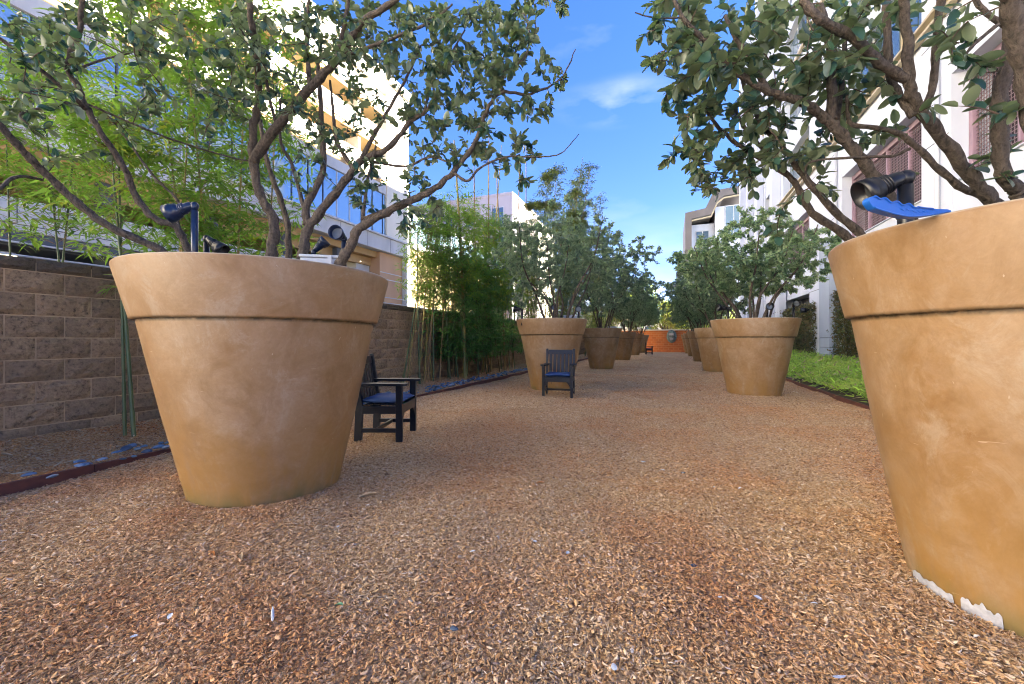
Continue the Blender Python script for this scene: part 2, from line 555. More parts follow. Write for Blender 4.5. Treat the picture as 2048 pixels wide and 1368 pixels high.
# ---------------------------------------------------------------- mesh helpers
class MB:
    def __init__(s):
        s.v, s.f, s.sm = [], [], []

    def add(s, vs, fs, smooth=False):
        o = len(s.v)
        s.v += [tuple(p) for p in vs]
        s.f += [tuple(i + o for i in f) for f in fs]
        s.sm += [smooth] * len(fs)
        return s

    def box(s, a, b, M4=None):
        (x0, y0, z0), (x1, y1, z1) = a, b
        x0, x1 = min(x0, x1), max(x0, x1)
        y0, y1 = min(y0, y1), max(y0, y1)
        z0, z1 = min(z0, z1), max(z0, z1)
        v = [(x0, y0, z0), (x1, y0, z0), (x1, y1, z0), (x0, y1, z0), (x0, y0, z1), (x1, y0, z1), (x1, y1, z1), (x0, y1, z1)]
        if M4:
            v = [M4 @ Vector(p) for p in v]
        return s.add(v, [(0, 3, 2, 1), (4, 5, 6, 7), (0, 1, 5, 4), (1, 2, 6, 5), (2, 3, 7, 6), (3, 0, 4, 7)])

    def prism(s, prof, y0, y1, M4=None, axis='y'):
        n = len(prof)
        if axis == 'y':
            v = [(p[0], y0, p[1]) for p in prof] + [(p[0], y1, p[1]) for p in prof]
        elif axis == 'x':
            v = [(y0, p[0], p[1]) for p in prof] + [(y1, p[0], p[1]) for p in prof]
        else:
            v = [(p[0], p[1], y0) for p in prof] + [(p[0], p[1], y1) for p in prof]
        if M4:
            v = [M4 @ Vector(p) for p in v]
        f = [tuple(range(n))[::-1], tuple(range(n, 2 * n))] + [(i, (i + 1) % n, n + (i + 1) % n, n + i) for i in range(n)]
        return s.add(v, f)

    def lathe(s, prof, n=48, M4=None, smooth=True):
        v, f = [], []
        for r, z in prof:
            for k in range(n):
                a = 2 * math.pi * k / n
                p = Vector((r * math.cos(a), r * math.sin(a), z))
                v.append(M4 @ p if M4 else p)
        for i in range(len(prof) - 1):
            for k in range(n):
                q = (k + 1) % n
                f.append((i * n + k, i * n + q, (i + 1) * n + q, (i + 1) * n + k))
        return s.add(v, f, smooth)

    def tube(s, pts, rad, n=8, cap=True, wob=0.0, seed=0):
        pts = [Vector(p) for p in pts]
        rr = random.Random(seed)
        v, f = [], []
        up = Vector((0.3, 0.2, 1)).normalized()
        prev = None
        for i, p in enumerate(pts):
            t = (pts[min(i + 1, len(pts) - 1)] - pts[max(i - 1, 0)])
            t = t.normalized() if t.length > 1e-9 else Vector((0, 0, 1))
            if prev is None:
                u = t.cross(up)
                if u.length < 1e-3:
                    u = t.cross(Vector((1, 0, 0)))
            else:
                u = prev - t * prev.dot(t)
            u.normalize()
            prev = u
            w_ = t.cross(u)
            r0 = rad[i] if hasattr(rad, '__len__') else rad
            for k in range(n):
                a = 2 * math.pi * k / n
                rk = r0 * (1 + (rr.uniform(-wob, wob) if wob else 0))
                v.append(p + (u * math.cos(a) + w_ * math.sin(a)) * rk)
        m = len(pts)
        for i in range(m - 1):
            for k in range(n):
                q = (k + 1) % n
                f.append((i * n + k, i * n + q, (i + 1) * n + q, (i + 1) * n + k))
        s.add(v, f, True)
        if cap:
            o = len(s.v) - m * n
            s.f.append(tuple(o + k for k in range(n))[::-1])
            s.f.append(tuple(o + (m - 1) * n + k for k in range(n)))
            s.sm += [False, False]
        return s

    def mesh(s, name, m):
        me = bpy.data.meshes.new(name)
        me.from_pydata(s.v, [], s.f)
        me.polygons.foreach_set('use_smooth', s.sm)
        if m is not None:
            me.materials.append(m)
        me.update()
        return me

    def build(s, name, m, parent=None, loc=None):
        return link(name, s.mesh(name, m), parent, loc)


def link(name, me, parent=None, loc=None):
    o = bpy.data.objects.new(name, me)
    COL.objects.link(o)
    if parent:
        o.parent = parent
    if loc is not None:
        o.location = loc
    return o


def tag(o, label=None, cat=None, group=None, kind=None):
    if label:
        o['label'] = label
    if cat:
        o['category'] = cat
    if group:
        o['group'] = group
    if kind:
        o['kind'] = kind
    return o


def empty(name, loc=(0, 0, 0), rz=0.0, label=None, cat=None, group=None):
    o = bpy.data.objects.new(name, None)
    o.empty_display_size = 0.2
    COL.objects.link(o)
    o.location = loc
    o.rotation_euler = (0, 0, rz)
    return tag(o, label, cat, group)


def bevel(o, wd=0.004, seg=2):
    b = o.modifiers.new('bevel', 'BEVEL')
    b.width = wd
    b.segments = seg
    b.limit_method = 'ANGLE'
    return o


def copy_tree(root, loc, rz, label=None):
    r = root.copy()
    COL.objects.link(r)
    r.location = loc
    r.rotation_euler = (0, 0, rz)
    if label:
        r['label'] = label
    for ch in list(root.children):
        c = ch.copy()
        COL.objects.link(c)
        c.parent = r
        for g in list(ch.children):
            d = g.copy()
            COL.objects.link(d)
            d.parent = c
    return r


def np_mesh(name, V, Fc, m, smooth=True):
    """V (n,3) float, Fc (k,4) or (k,3) int"""
    me = bpy.data.meshes.new(name)
    V = np.asarray(V, np.float32)
    Fc = np.asarray(Fc, np.int32)
    k = Fc.shape[1]
    me.vertices.add(len(V))
    me.vertices.foreach_set('co', V.ravel())
    me.loops.add(Fc.size)
    me.loops.foreach_set('vertex_index', Fc.ravel())
    me.polygons.add(len(Fc))
    me.polygons.foreach_set('loop_start', np.arange(0, Fc.size, k, dtype=np.int32))
    me.polygons.foreach_set('loop_total', np.full(len(Fc), k, np.int32))
    me.polygons.foreach_set('use_smooth', np.full(len(Fc), smooth))
    me.materials.append(m)
    me.update(calc_edges=True)
    return me


def frames(D, U):
    """rows: direction D (n,3), approx normal U -> matrices (n,3,3) with columns x=side,y=dir,z=normal"""
    D = D / np.linalg.norm(D, axis=1, keepdims=True)
    S = np.cross(D, U)
    ln = np.linalg.norm(S, axis=1, keepdims=True)
    S = np.where(ln > 1e-4, S / np.maximum(ln, 1e-6), np.array([[1.0, 0, 0]]))
    Z = np.cross(S, D)
    return np.stack([S, D, Z], axis=2)


def scatter(tv, tf, P, Fr, S):
    """template verts tv, faces tf placed n times"""
    n = len(P)
    V = np.einsum('nij,kj->nki', Fr, tv) * S[:, None, None] + P[:, None, :]
    Fc = (tf[None] + (np.arange(n) * len(tv))[:, None, None]).reshape(-1, tf.shape[1])
    return V.reshape(-1, 3), Fc


# leaf templates (unit length along +y, x = side, z = normal)
def oval_leaf(bend=0.12, fold=0.10, wd=0.27):
    ys = [0.0, 0.16, 0.42, 0.72, 0.92, 1.0]
    ws = [0.015, 0.72, 1.0, 0.86, 0.42, 0.03]
    v = []
    for y, w_ in zip(ys, ws):
        zc = -bend * (y ** 2) * 1.2
        v += [(-w_ * wd, y, zc + fold * w_), (0, y, zc), (w_ * wd, y, zc + fold * w_)]
    f = []
    for i in range(5):
        a = i * 3
        f += [(a, a + 1, a + 4, a + 3), (a + 1, a + 2, a + 5, a + 4)]
    return np.array(v), np.array(f)


LEAF_T = [oval_leaf(0.1, 0.08, 0.27), oval_leaf(0.25, 0.12, 0.24), oval_leaf(-0.12, 0.1, 0.3), oval_leaf(0.05, -0.06, 0.25)]
SMALL_LEAF = (np.array([(0, 0, 0), (0.24, 0.45, 0.05), (0, 1.0, -0.08), (-0.24, 0.45, 0.05)]), np.array([(0, 1, 2, 3)]))
BLADE = (np.array([(0, 0, 0), (0.07, 0.3, 0.0), (-0.07, 0.3, 0.0), (0.055, 0.65, -0.06), (-0.055, 0.65, -0.06), (0.003, 1.0, -0.2), (-0.003, 1.0, -0.2)]),
         np.array([(0, 1, 2, 2), (2, 1, 3, 4), (4, 3, 5, 6)]))
BLADE = (BLADE[0], np.array([(2, 1, 3, 4), (4, 3, 5, 6)]))


def catmull(pts, sub=5):
    P = [Vector(p) for p in pts]
    if len(P) < 3:
        return [P[0].lerp(P[-1], i / 4) for i in range(5)]
    Q = [P[0] * 2 - P[1]] + P + [P[-1] * 2 - P[-2]]
    out = []
    for i in range(1, len(Q) - 2):
        for k in range(sub):
            t = k / sub
            a, b, c, d = Q[i - 1], Q[i], Q[i + 1], Q[i + 2]
            out.append(0.5 * ((2 * b) + (c - a) * t + (2 * a - 5 * b + 4 * c - d) * t * t + (3 * b - a - 3 * c + d) * t ** 3))
    out.append(P[-1])
    return out


# ================================================================ GROUND
def gz(x, y):
    """gentle relief of the mulch"""
    z = 0.012 * math.sin(3.7 * x + 2.1 * y + 1.3 * math.sin(1.1 * y)) * math.sin(2.3 * y - 1.9 * x) + 0.012 * math.sin(1.7 * x + 0.6 * y) + 0.010 * math.sin(2.9 * y - 1.3 * x + 1) + 0.006 * math.sin(6.1 * x + 4.7 * y)
    for (cx, cy) in ((-2.81, 2.16), (1.44, 2.39), (1.535, 9.26)):
        d = math.hypot(x - cx, y - cy)
        z += 0.035 * math.exp(-((d - 0.62) / 0.3) ** 2)
    return z


XE, XR, XW = -4.47, 2.9, -6.0
g = MB().box((-400, -200, -0.9), (400, 900, -0.35))
tag(g.build('ground', M['asphalt']), 'dark paved ground running out to the horizon', kind='structure')


def sheet(name, x0, x1, y0, y1, nx, ny, zf, m, label, kind='structure'):
    xs = np.linspace(x0, x1, nx)
    ys = y0 + (y1 - y0) * np.linspace(0, 1, ny) ** 1.6
    V = [(x, y, zf(x, y)) for y in ys for x in xs]
    Fc = [(j * nx + i, j * nx + i + 1, (j + 1) * nx + i + 1, (j + 1) * nx + i) for j in range(ny - 1) for i in range(nx - 1)]
    me = np_mesh(name, V, Fc, m)
    return tag(link(name, me), label, kind=kind)


pz = MB().box((-21.5, -75, -0.6), (60, -3.05, -0.02))  # unseen forecourt behind the camera, added pale to bounce sunlight into the lane
tag(pz.build('bounce_pavement', M['paving']), 'unseen pale concrete forecourt behind the camera, added to bounce sunlight', kind='structure')
sheet('path', XE, XR, -3, 39.2, 60, 240, gz, M['mulch'], 'wide lane of brown bark mulch between the rows of pots')


def bedz(x, y):
    return 0.045 + 0.09 * max(0, (-x - 4.9)) / 1.1 * (1 if y < 6 else 0.4) + 0.01 * math.sin(5 * x + 3 * y)


sheet('planting_bed', XW + 0.05, XE - 0.02, -1, 39.2, 14, 200, bedz, M['mulch'], 'mulched bed between the block wall and the edging')
sheet('planting_bed', XR + 0.02, 6.9, 1, 39.2, 14, 120, lambda x, y: 0.04 + 0.01 * math.sin(4 * x + 2 * y), M['soil'],
      'dark soil bed in front of the white building')

# chips: uncountable -> one object, chips instanced by geometry nodes on its vertices
POTS = [('NL', -2.814, 2.159, 0.033, 1.086), ('NR', 1.443, 2.390, 0.011, 0.891), ('L2', -2.552, 8.945, 0.019, 1.023),
        ('L3', -2.555, 16.1, 0.010, 1.003), ('R2', 1.535, 9.261, -0.039, 0.992), ('R3', 1.541, 16.074, -0.024, 0.985)]
for i, y in enumerate((23.1, 30.2, 37.0)):
    POTS.append(('L%d' % (4 + i), -2.56, y, 0.0, 1.0))
for i, y in enumerate((22.9, 29.7, 36.5)):
    POTS.append(('R%d' % (4 + i), 1.545, y, 0.0, 1.0))


def chip_points():
    pts, sc = [], []

    def field(n, dmin, dmax, s, xa=-8.0, xb=3.1):
        # even density in a ring sector of the view
        D = np.sqrt(nr.uniform(dmin ** 2, dmax ** 2, n))
        lat = nr.uniform(-1.36, 1.36, n) * D
        x = -ss * D + cc * lat
        y = cc * D + ss * lat
        k = (x > xa) & (x < xb) & (y > -2.5) & (y < 39)
        x, y = x[k], y[k]
        for a, b in zip(x, y):
            inside = False
            for _, cx, cy, dz, q in POTS[:6]:
                if (a - cx) ** 2 + (b - cy) ** 2 < (0.44 * q) ** 2:
                    inside = True
            if inside:
                continue
            if a < XE - 0.03:
                if a < XW + 0.08:
                    continue
                pts.append((a, b, bedz(a, b) + 0.004))
            elif a > XE + 0.02 and a < XR - 0.02:
                pts.append((a, b, gz(a, b) + rnd.uniform(0.0, 0.012)))
            else:
                continue
            sc.append(s)
    field(250000, 0.9, 3.2, 0.97)
    field(270000, 3.2, 6.5, 1.0)
    field(180000, 6.5, 13, 1.4)
    field(60000, 13, 26, 2.3)
    return np.array(pts, np.float32), np.array(sc, np.float32)


cp, cs = chip_points()
me = bpy.data.meshes.new('bark_chips')
me.vertices.add(len(cp))
me.vertices.foreach_set('co', cp.ravel())
at_ = me.attributes.new('csize', 'FLOAT', 'POINT')
at_.data.foreach_set('value', cs)
me.update()
chips = link('bark_chips', me)
tag(chips, 'loose brown and tan bark chips covering the lane', 'mulch', kind='stuff')
ng = bpy.data.node_groups.new('chips', 'GeometryNodeTree')
ng.interface.new_socket('Geometry', in_out='INPUT', socket_type='NodeSocketGeometry')
ng.interface.new_socket('Geometry', in_out='OUTPUT', socket_type='NodeSocketGeometry')


def gn(t, **k):
    n = ng.nodes.new(t)
    for a, b in k.items():
        setattr(n, a, b)
    return n


gi, go = gn('NodeGroupInput'), gn('NodeGroupOutput')
join = gn('GeometryNodeJoinGeometry')
for k in range(6):
    ic = gn('GeometryNodeMeshIcoSphere')
    ic.inputs['Radius'].default_value = 1.0
    ic.inputs['Subdivisions'].default_value = 1
    sp = gn('GeometryNodeSetPosition')
    ng.links.new(ic.outputs[0], sp.inputs['Geometry'])
    rv = gn('FunctionNodeRandomValue', data_type='FLOAT_VECTOR')
    rv.inputs[0].default_value = (-0.42, -0.42, -0.42)
    rv.inputs[1].default_value = (0.42, 0.42, 0.42)
    rv.inputs['Seed'].default_value = 10 + k
    ng.links.new(rv.outputs[0], sp.inputs['Offset'])
    tr = gn('GeometryNodeTransform')
    wdt = (0.34, 0.24, 0.46, 0.30, 0.18, 0.6)[k]
    tr.inputs['Scale'].default_value = (1.0, wdt, 0.15 + 0.05 * (k % 3))
    ng.links.new(sp.outputs[0], tr.inputs[0])
    smt = gn('GeometryNodeSetMaterial')
    smt.inputs['Material'].default_value = M['chip']
    ng.links.new(tr.outputs[0], smt.inputs[0])
    gti = gn('GeometryNodeGeometryToInstance')
    ng.links.new(smt.outputs[0], gti.inputs[0])
    ng.links.new(gti.outputs[0], join.inputs[0])
iop = gn('GeometryNodeInstanceOnPoints')
ng.links.new(gi.outputs[0], iop.inputs['Points'])
ng.links.new(join.outputs[0], iop.inputs['Instance'])
iop.inputs['Pick Instance'].default_value = True
rr_ = gn('FunctionNodeRandomValue', data_type='FLOAT_VECTOR')
rr_.inputs[0].default_value = (-0.6, -0.6, 0)
rr_.inputs[1].default_value = (0.6, 0.6, 6.28)
ng.links.new(rr_.outputs[0], iop.inputs['Rotation'])
rs = gn('FunctionNodeRandomValue', data_type='FLOAT')
rs.inputs[2].default_value = 0.0
rs.inputs[3].default_value = 1.0
rs.inputs['Seed'].default_value = 3
na = gn('GeometryNodeInputNamedAttribute', data_type='FLOAT')
na.inputs[0].default_value = 'csize'
mu = gn('ShaderNodeMath', operation='MULTIPLY')
pw_ = gn('ShaderNodeMath', operation='POWER')
pw_.inputs[1].default_value = 2.4
ng.links.new(rs.outputs[1], pw_.inputs[0])
ma_ = gn('ShaderNodeMath', operation='MULTIPLY_ADD')
ma_.inputs[1].default_value = 0.0105
ma_.inputs[2].default_value = 0.0037
ng.links.new(pw_.outputs[0], ma_.inputs[0])
ng.links.new(ma_.outputs[0], mu.inputs[0])
ng.links.new(na.outputs[0], mu.inputs[1])
ng.links.new(mu.outputs[0], iop.inputs['Scale'])
ng.links.new(iop.outputs[0], go.inputs[0])
md = chips.modifiers.new('chips', 'NODES')
md.node_group = ng

# edging boards
for nm, x0, lab in (('edging_board', XE, 'rust brown edging strip running along the left bed under the block wall'),
                    ('edging_board', XR, 'rust brown edging strip running along the right bed of low green bamboo')):
    e = empty(nm, (x0, 0, 0), 0, lab, 'edging', 'edging strips on either side of the lane')
    y = -1.2 if x0 < 0 else 3.0
    k = 0
    while y < 38.8:
        ln = min(3.05, 38.9 - y)
        b = MB()
        j = rnd.uniform(-0.006, 0.006)
        b.box((-0.014 + j, y + 0.003, -0.08), (0.014 + j, y + ln - 0.003, 0.065 + rnd.uniform(-0.006, 0.006)))
        bevel(b.build('board', M['edging'], e), 0.003, 1)
        y += ln
        k += 1


# ================================================================ LEFT BLOCK WALL
def block_mesh(i, Lb, Hb, m, amp=0.024):
    rr = random.Random(100 + i)
    nx, nz_ = 7, 4
    V, Fc = [], []
    ph = [rr.uniform(0, 6) for _ in range(4)]
    for a in range(nz_ + 1):
        for b in range(nx + 1):
            u, v = b / nx, a / nz_
            edge = min(1, 5 * min(u, 1 - u)) * min(1, 4 * min(v, 1 - v))
            x = 0.003 + edge * (0.012 + amp * (0.5 + 0.35 * math.sin(5 * u + ph[0]) * math.cos(4 * v + ph[1]) + rr.uniform(-0.35, 0.35)))
            V.append((x, u * Lb + (rr.uniform(-.003, .003) if 0 < b < nx else 0), v * Hb))
    for a in range(nz_):
        for b in range(nx):
            q = a * (nx + 1) + b
            Fc.append((q, q + 1, q + nx + 2, q + nx + 1))
    o = len(V)
    bk = -0.05
    V += [(bk, 0, 0), (bk, Lb, 0), (bk, Lb, Hb), (bk, 0, Hb)]
    Fc.append(tuple([o + 1, o] + [b for b in range(0, nx + 1)]))
    Fc.append(tuple([o + 3, o + 2] + [nz_ * (nx + 1) + b for b in range(nx, -1, -1)]))
    Fc.append(tuple([o, o + 3] + [a * (nx + 1) for a in range(nz_, -1, -1)]))
    Fc.append(tuple([o + 2, o + 1] + [a * (nx + 1) + nx for a in range(0, nz_ + 1)]))
    me = bpy.data.meshes.new('block')
    me.from_pydata(V, [], Fc)
    me.materials.append(m)
    return me


wall = empty('block_wall', (XW, 0, 0), 0, 'tan split-face concrete block wall behind the left row of pots', 'wall')
b = MB().box((-0.30, -1.5, -0.3), (-0.002, 39.0, 1.885))
b.build('mortar', M['mortar'], wall)
LB, HB = 0.42, 0.2235
BV = [block_mesh(i, LB - 0.011, HB - 0.011, M['block']) for i in range(14)]
CV = [block_mesh(40 + i, LB - 0.008, 0.125, M['cap'], 0.03) for i in range(6)]
cnt = 0
far = MB()
slots = []
for row in range(-1, 9):
    z = 0.005 + HB * row
    off = 1.83 if row % 2 else 1.83 + LB / 2
    k0 = int((off + 1.2) / LB)
    y = off - k0 * LB
    while y < 38.6:
        slots.append((y, z, row == 8))
        y += LB
slots.sort(key=lambda q: math.hypot(q[0] - 0.3, 6) + (100 if q[0] < 0.9 or q[1] < -0.05 else 0))
for n, (y, z, capb) in enumerate(slots):
    if z < -0.05 and y > 6:
        continue
    me = rnd.choice(CV if capb else BV)
    if cnt < 298:
        o = link('cap_block' if capb else 'block', me, wall, (0, y + 0.005, z + 0.005))
        cnt += 1
    else:
        far.add([(v.co.x, v.co.y + y + 0.005, v.co.z + z + 0.005) for v in me.vertices], [tuple(p.vertices) for p in me.polygons])
o = far.build('far_blocks', M['block'], wall)
o['kind'] = 'stuff'

# end wall
ew = empty('end_wall', (0, 39.2, 0), 0, 'orange brick wall closing the far end of the lane', 'wall')
MB().box((-6.3, 0, -0.3), (6.0, 0.3, 1.95)).build('brickwork', M['brick'], ew)
MB().box((-6.35, -0.05, 1.952), (6.05, 0.35, 2.07)).build('coping', M['cream'], ew)
pl = empty('wall_plaque', (0.05, 39.13, 1.42), 0, 'small grey-green relief plaque hung on the orange end wall', 'plaque')
pm = MB()
pm.lathe([(0.0, 0.05), (0.30, 0.045), (0.40, 0.02), (0.43, -0.03)], 20, Matrix.Scale(1.35, 4, (0, 0, 1)) @ Matrix.Rotation(R(90), 4, 'X') @ Matrix.Scale(1, 4))
pm.build('backplate', M['plaque'], pl)
MB().box((-0.2, -0.11, 0.1), (0.2, -0.05, 0.3)).build('relief', M['frame'], pl)
MB().box((-0.12, -0.12, -0.3), (0.14, -0.05, -0.12)).build('relief', M['box_grey'], pl)


# ================================================================ POTS
H, RT, RS, RB, ZS = 1.547, 0.791, 0.712, 0.455, 1.195
POT_LABELS = {
    'NL': 'giant tan flower pot nearest the camera on the left',
    'NR': 'giant tan flower pot cut by the right edge with chipped white base',
    'L2': 'giant flower pot behind the navy armchair that faces the camera',
    'R2': 'giant flower pot beside the low green bamboo, second in the right row',
    'L3': 'third giant flower pot of the left row, behind the second',
    'R3': 'third giant flower pot of the right row, half hidden by the second',
    'L4': 'fourth giant flower pot of the left row', 'R4': 'fourth giant flower pot of the right row',
    'L5': 'fifth giant flower pot of the left row, beside the distant dark chair', 'R5': 'fifth giant flower pot of the right row',
    'L6': 'last giant flower pot of the left row, sunlit by the orange wall', 'R6': 'last giant flower pot of the right row by the orange wall'}


def pot_meshes():
    # body: below the band, thick wall, slight waviness kept smooth
    b = MB()
    rs_in = RS - 0.028
    b.lathe([(RB - 0.012, -0.12), (RB, 0.0), (RB + 0.004, 0.03), (RB + (rs_in - RB) * 0.5 + 0.006, ZS * 0.5), (rs_in, ZS - 0.004), (rs_in, ZS + 0.03)], 96)
    r = MB()
    pr = [(rs_in - 0.03, ZS + 0.004), (RS - 0.010, ZS), (RS, ZS + 0.008), (RS + 0.003, ZS + 0.02)]
    pr += [(RT - 0.002, H - 0.020), (RT - 0.004, H - 0.008), (RT - 0.012, H), (RT - 0.035, H + 0.001), (RT - 0.052, H - 0.008), (RT - 0.06, H - 0.03),
           (RT - 0.10, H - 0.25)]
    r.lathe(pr, 96)
    s = MB()
    s.lathe([(RT - 0.085, H - 0.16), (0.45, H - 0.10), (0.2, H - 0.09), (0.001, H - 0.085)], 40)
    return b.mesh('body', M['pot']), r.mesh('rim_band', M['pot']), s.mesh('soil', M['soil'])


PM = pot_meshes()
pots = {}
for nm, x, y, dz, q in POTS:
    e = empty('flower_pot', (x, y, dz), rnd.uniform(0, 6), POT_LABELS[nm], 'flower pot', 'giant flower pots in two rows')
    e.scale = (q, q, 1)
    for part, me in zip(('body', 'rim_band', 'soil'), PM):
        link(part, me, e)
    pots[nm] = e
# chipped base of the near right pot: thin irregular shell proud of the wall
px_, py_, dz_, q_ = POTS[1][1:]
pots['NR'].rotation_euler = (0, 0, 0)


def chip_patch(a0, a1, hmax, seed):
    rr = random.Random(seed)
    n = 70
    v, f = [], []
    for i in range(n + 1):
        a = a0 + (a1 - a0) * i / n
        env = max(0.0, math.sin(math.pi * i / n)) ** 0.5
        h = 0.036 + hmax * env ** 0.5 * (0.55 + 0.25 * math.sin(i * 0.21 + seed) + 0.14 * math.sin(i * 0.53 + 2 * seed) + 0.06 * rr.random()) if 0 < i < n else 0.01
        for z in (-0.02, max(0.004, h)):
            r = RB + 0.003 + (RS - 0.028 - RB) * max(z, 0) / ZS
            v.append(((r + 0.003) * math.cos(a), (r + 0.003) * math.sin(a), z))
    for i in range(n):
        f.append((2 * i, 2 * i + 2, 2 * i + 3, 2 * i + 1))
    return MB().add(v, f, True)


def ang_of(pxx, pyy):
    p = gnd(pxx, pyy, 0.03)
    return math.atan2(p.y - py_, p.x - px_)


a_l, a_m, a_m2, a_r = ang_of(1835, 1150), ang_of(1890, 1205), ang_of(1912, 1212), ang_of(1992, 1262)
for i, (aa, ab, hh) in enumerate(((a_l, a_m, 0.022), (a_m2, a_r, 0.038))):
    o = chip_patch(aa, ab, hh, 5 + i).build('chipped_patch', M['white_chip'], pots['NR'])
    o['label'] = 'bare white patch where the coating has flaked off the base'


# ================================================================ CHAIRS
def make_chair(label):
    """navy slatted armchair; faces +Y locally, origin between the feet"""
    c = empty('armchair', (0, 0, 0), 0, label, 'chair', 'navy slatted armchairs on the mulch')
    nv = M['navy']
    W = 0.29     # half width to leg centre
    for sx in (-1, 1):
        x = sx * (W - 0.02)
        bevel(MB().box((x - 0.024, 0.20, 0), (x + 0.024, 0.27, 0.60)).build('leg', nv, c))            # front leg up to arm
        prof = [(-0.25, 0), (-0.17, 0), (-0.155, 0.36), (-0.245, 0.90), (-0.262, 0.925), (-0.285, 0.92), (-0.29, 0.90), (-0.235, 0.36)]
        bevel(MB().prism(prof, x - 0.02, x + 0.02, axis='x').build('back_post', nv, c))
        prof = [(x - 0.055, -0.27), (x + 0.055, -0.27), (x + 0.058, 0.20), (x + 0.05, 0.30), (x + 0.03, 0.325), (x - 0.03, 0.325), (x - 0.05, 0.30)]
        bevel(MB().prism(prof, 0.60, 0.628, axis='z').build('armrest', nv, c))
        bevel(MB().box((x - 0.018, -0.17, 0.30), (x + 0.018, 0.20, 0.38)).build('side_rail', nv, c))
        bevel(MB().box((x - 0.016, -0.17, 0.10), (x + 0.016, 0.20, 0.145)).build('stretcher', nv, c))
        pr = [(x - sx * 0.02, 0.32), (x - sx * 0.02, 0.18), (x - sx * 0.055, 0.25), (x - sx * 0.10, 0.30), (x - sx * 0.16, 0.32)]
        MB().prism(pr, 0.235, 0.262, axis='y').build('bracket', nv, c)
    wi = W - 0.045
    bevel(MB().box((-wi, 0.232, 0.30), (wi, 0.268, 0.39)).build('apron', nv, c))
    bevel(MB().box((-wi, -0.205, 0.30), (wi, -0.17, 0.38)).build('rear_rail', nv, c))
    bevel(MB().box((-wi, -0.03, 0.105), (wi, 0.0, 0.145)).build('stretcher', nv, c))
    for k in range(5):
        y = -0.14 + k * 0.085
        bevel(MB().box((-wi, y, 0.385), (wi, y + 0.07, 0.402)).build('seat_slat', nv, c), 0.003, 1)
    tilt = math.atan2(0.09, 0.52)
    Mb = Matrix.Translation((0, -0.195, 0.40)) @ Matrix.Rotation(tilt, 4, 'X')
    n = 6
    for k in range(n):
        x0 = -wi + 0.012 + k * (2 * wi - 0.012) / n
        bevel(MB().box((x0, -0.012, 0.0), (x0 + (2 * wi) / n - 0.026, 0.008, 0.44), Mb).build('back_slat', nv, c), 0.003, 1)
    bevel(MB().box((-wi, -0.02, 0.42), (wi, 0.016, 0.505), Mb).build('top_rail', nv, c))
    # cushion: pillow shape
    nx = 12
    v, f = [], []
    for s_ in (1, -1):
        for j in range(nx + 1):
            for i in range(nx + 1):
                u, t = i / nx * 2 - 1, j / nx * 2 - 1
                ed = (1 - abs(u) ** 5) * (1 - abs(t) ** 5)
                zz = 0.432 + s_ * (0.004 + 0.030 * max(0, ed) ** 0.4)
                v.append((u * (wi + 0.005), 0.035 + t * 0.225, zz + 0.004 * math.sin(4 * u + 2 * t)))
    for s_ in range(2):
        o = s_ * (nx + 1) ** 2
        for j in range(nx):
            for i in range(nx):
                q = o + j * (nx + 1) + i
                fc = (q, q + 1, q + nx + 2, q + nx + 1)
                f.append(fc if s_ == 0 else fc[::-1])
    o2 = (nx + 1) ** 2
    rim = [i for i in range(nx + 1)] + [j * (nx + 1) + nx for j in range(1, nx + 1)] + [nx * (nx + 1) + i for i in range(nx - 1, -1, -1)] + [j * (nx + 1) for j in range(nx - 1, 0, -1)]
    for k in range(len(rim)):
        a, b_ = rim[k], rim[(k + 1) % len(rim)]
        f.append((a, o2 + a, o2 + b_, b_))
    cu = MB().add(v, f, True).build('cushion', M['cushion'], c)
    for sx in (-1, 1):
        MB().tube([(sx * 0.17, -0.19, 0.43), (sx * 0.175, -0.215, 0.36), (sx * 0.18, -0.21, 0.27), (sx * 0.172, -0.205, 0.20)], 0.003, 5).build('tie', M['navy'], cu)
    return c


ch1 = make_chair('navy armchair with blue cushion half hidden behind the near left pot')
ch1.location = (-3.01, 3.74, 0.012)
ch1.rotation_euler = (0, 0, R(-90 + 20))
ch2 = copy_tree(ch1, (-2.05, 7.72, 0.0), R(180 + 8), 'navy armchair with blue cushion facing the camera in front of the second left pot')
ch3 = copy_tree(ch1, (-1.58, 32.6, 0.0), R(-90 + 5), 'small distant armchair at the far end near the orange wall')


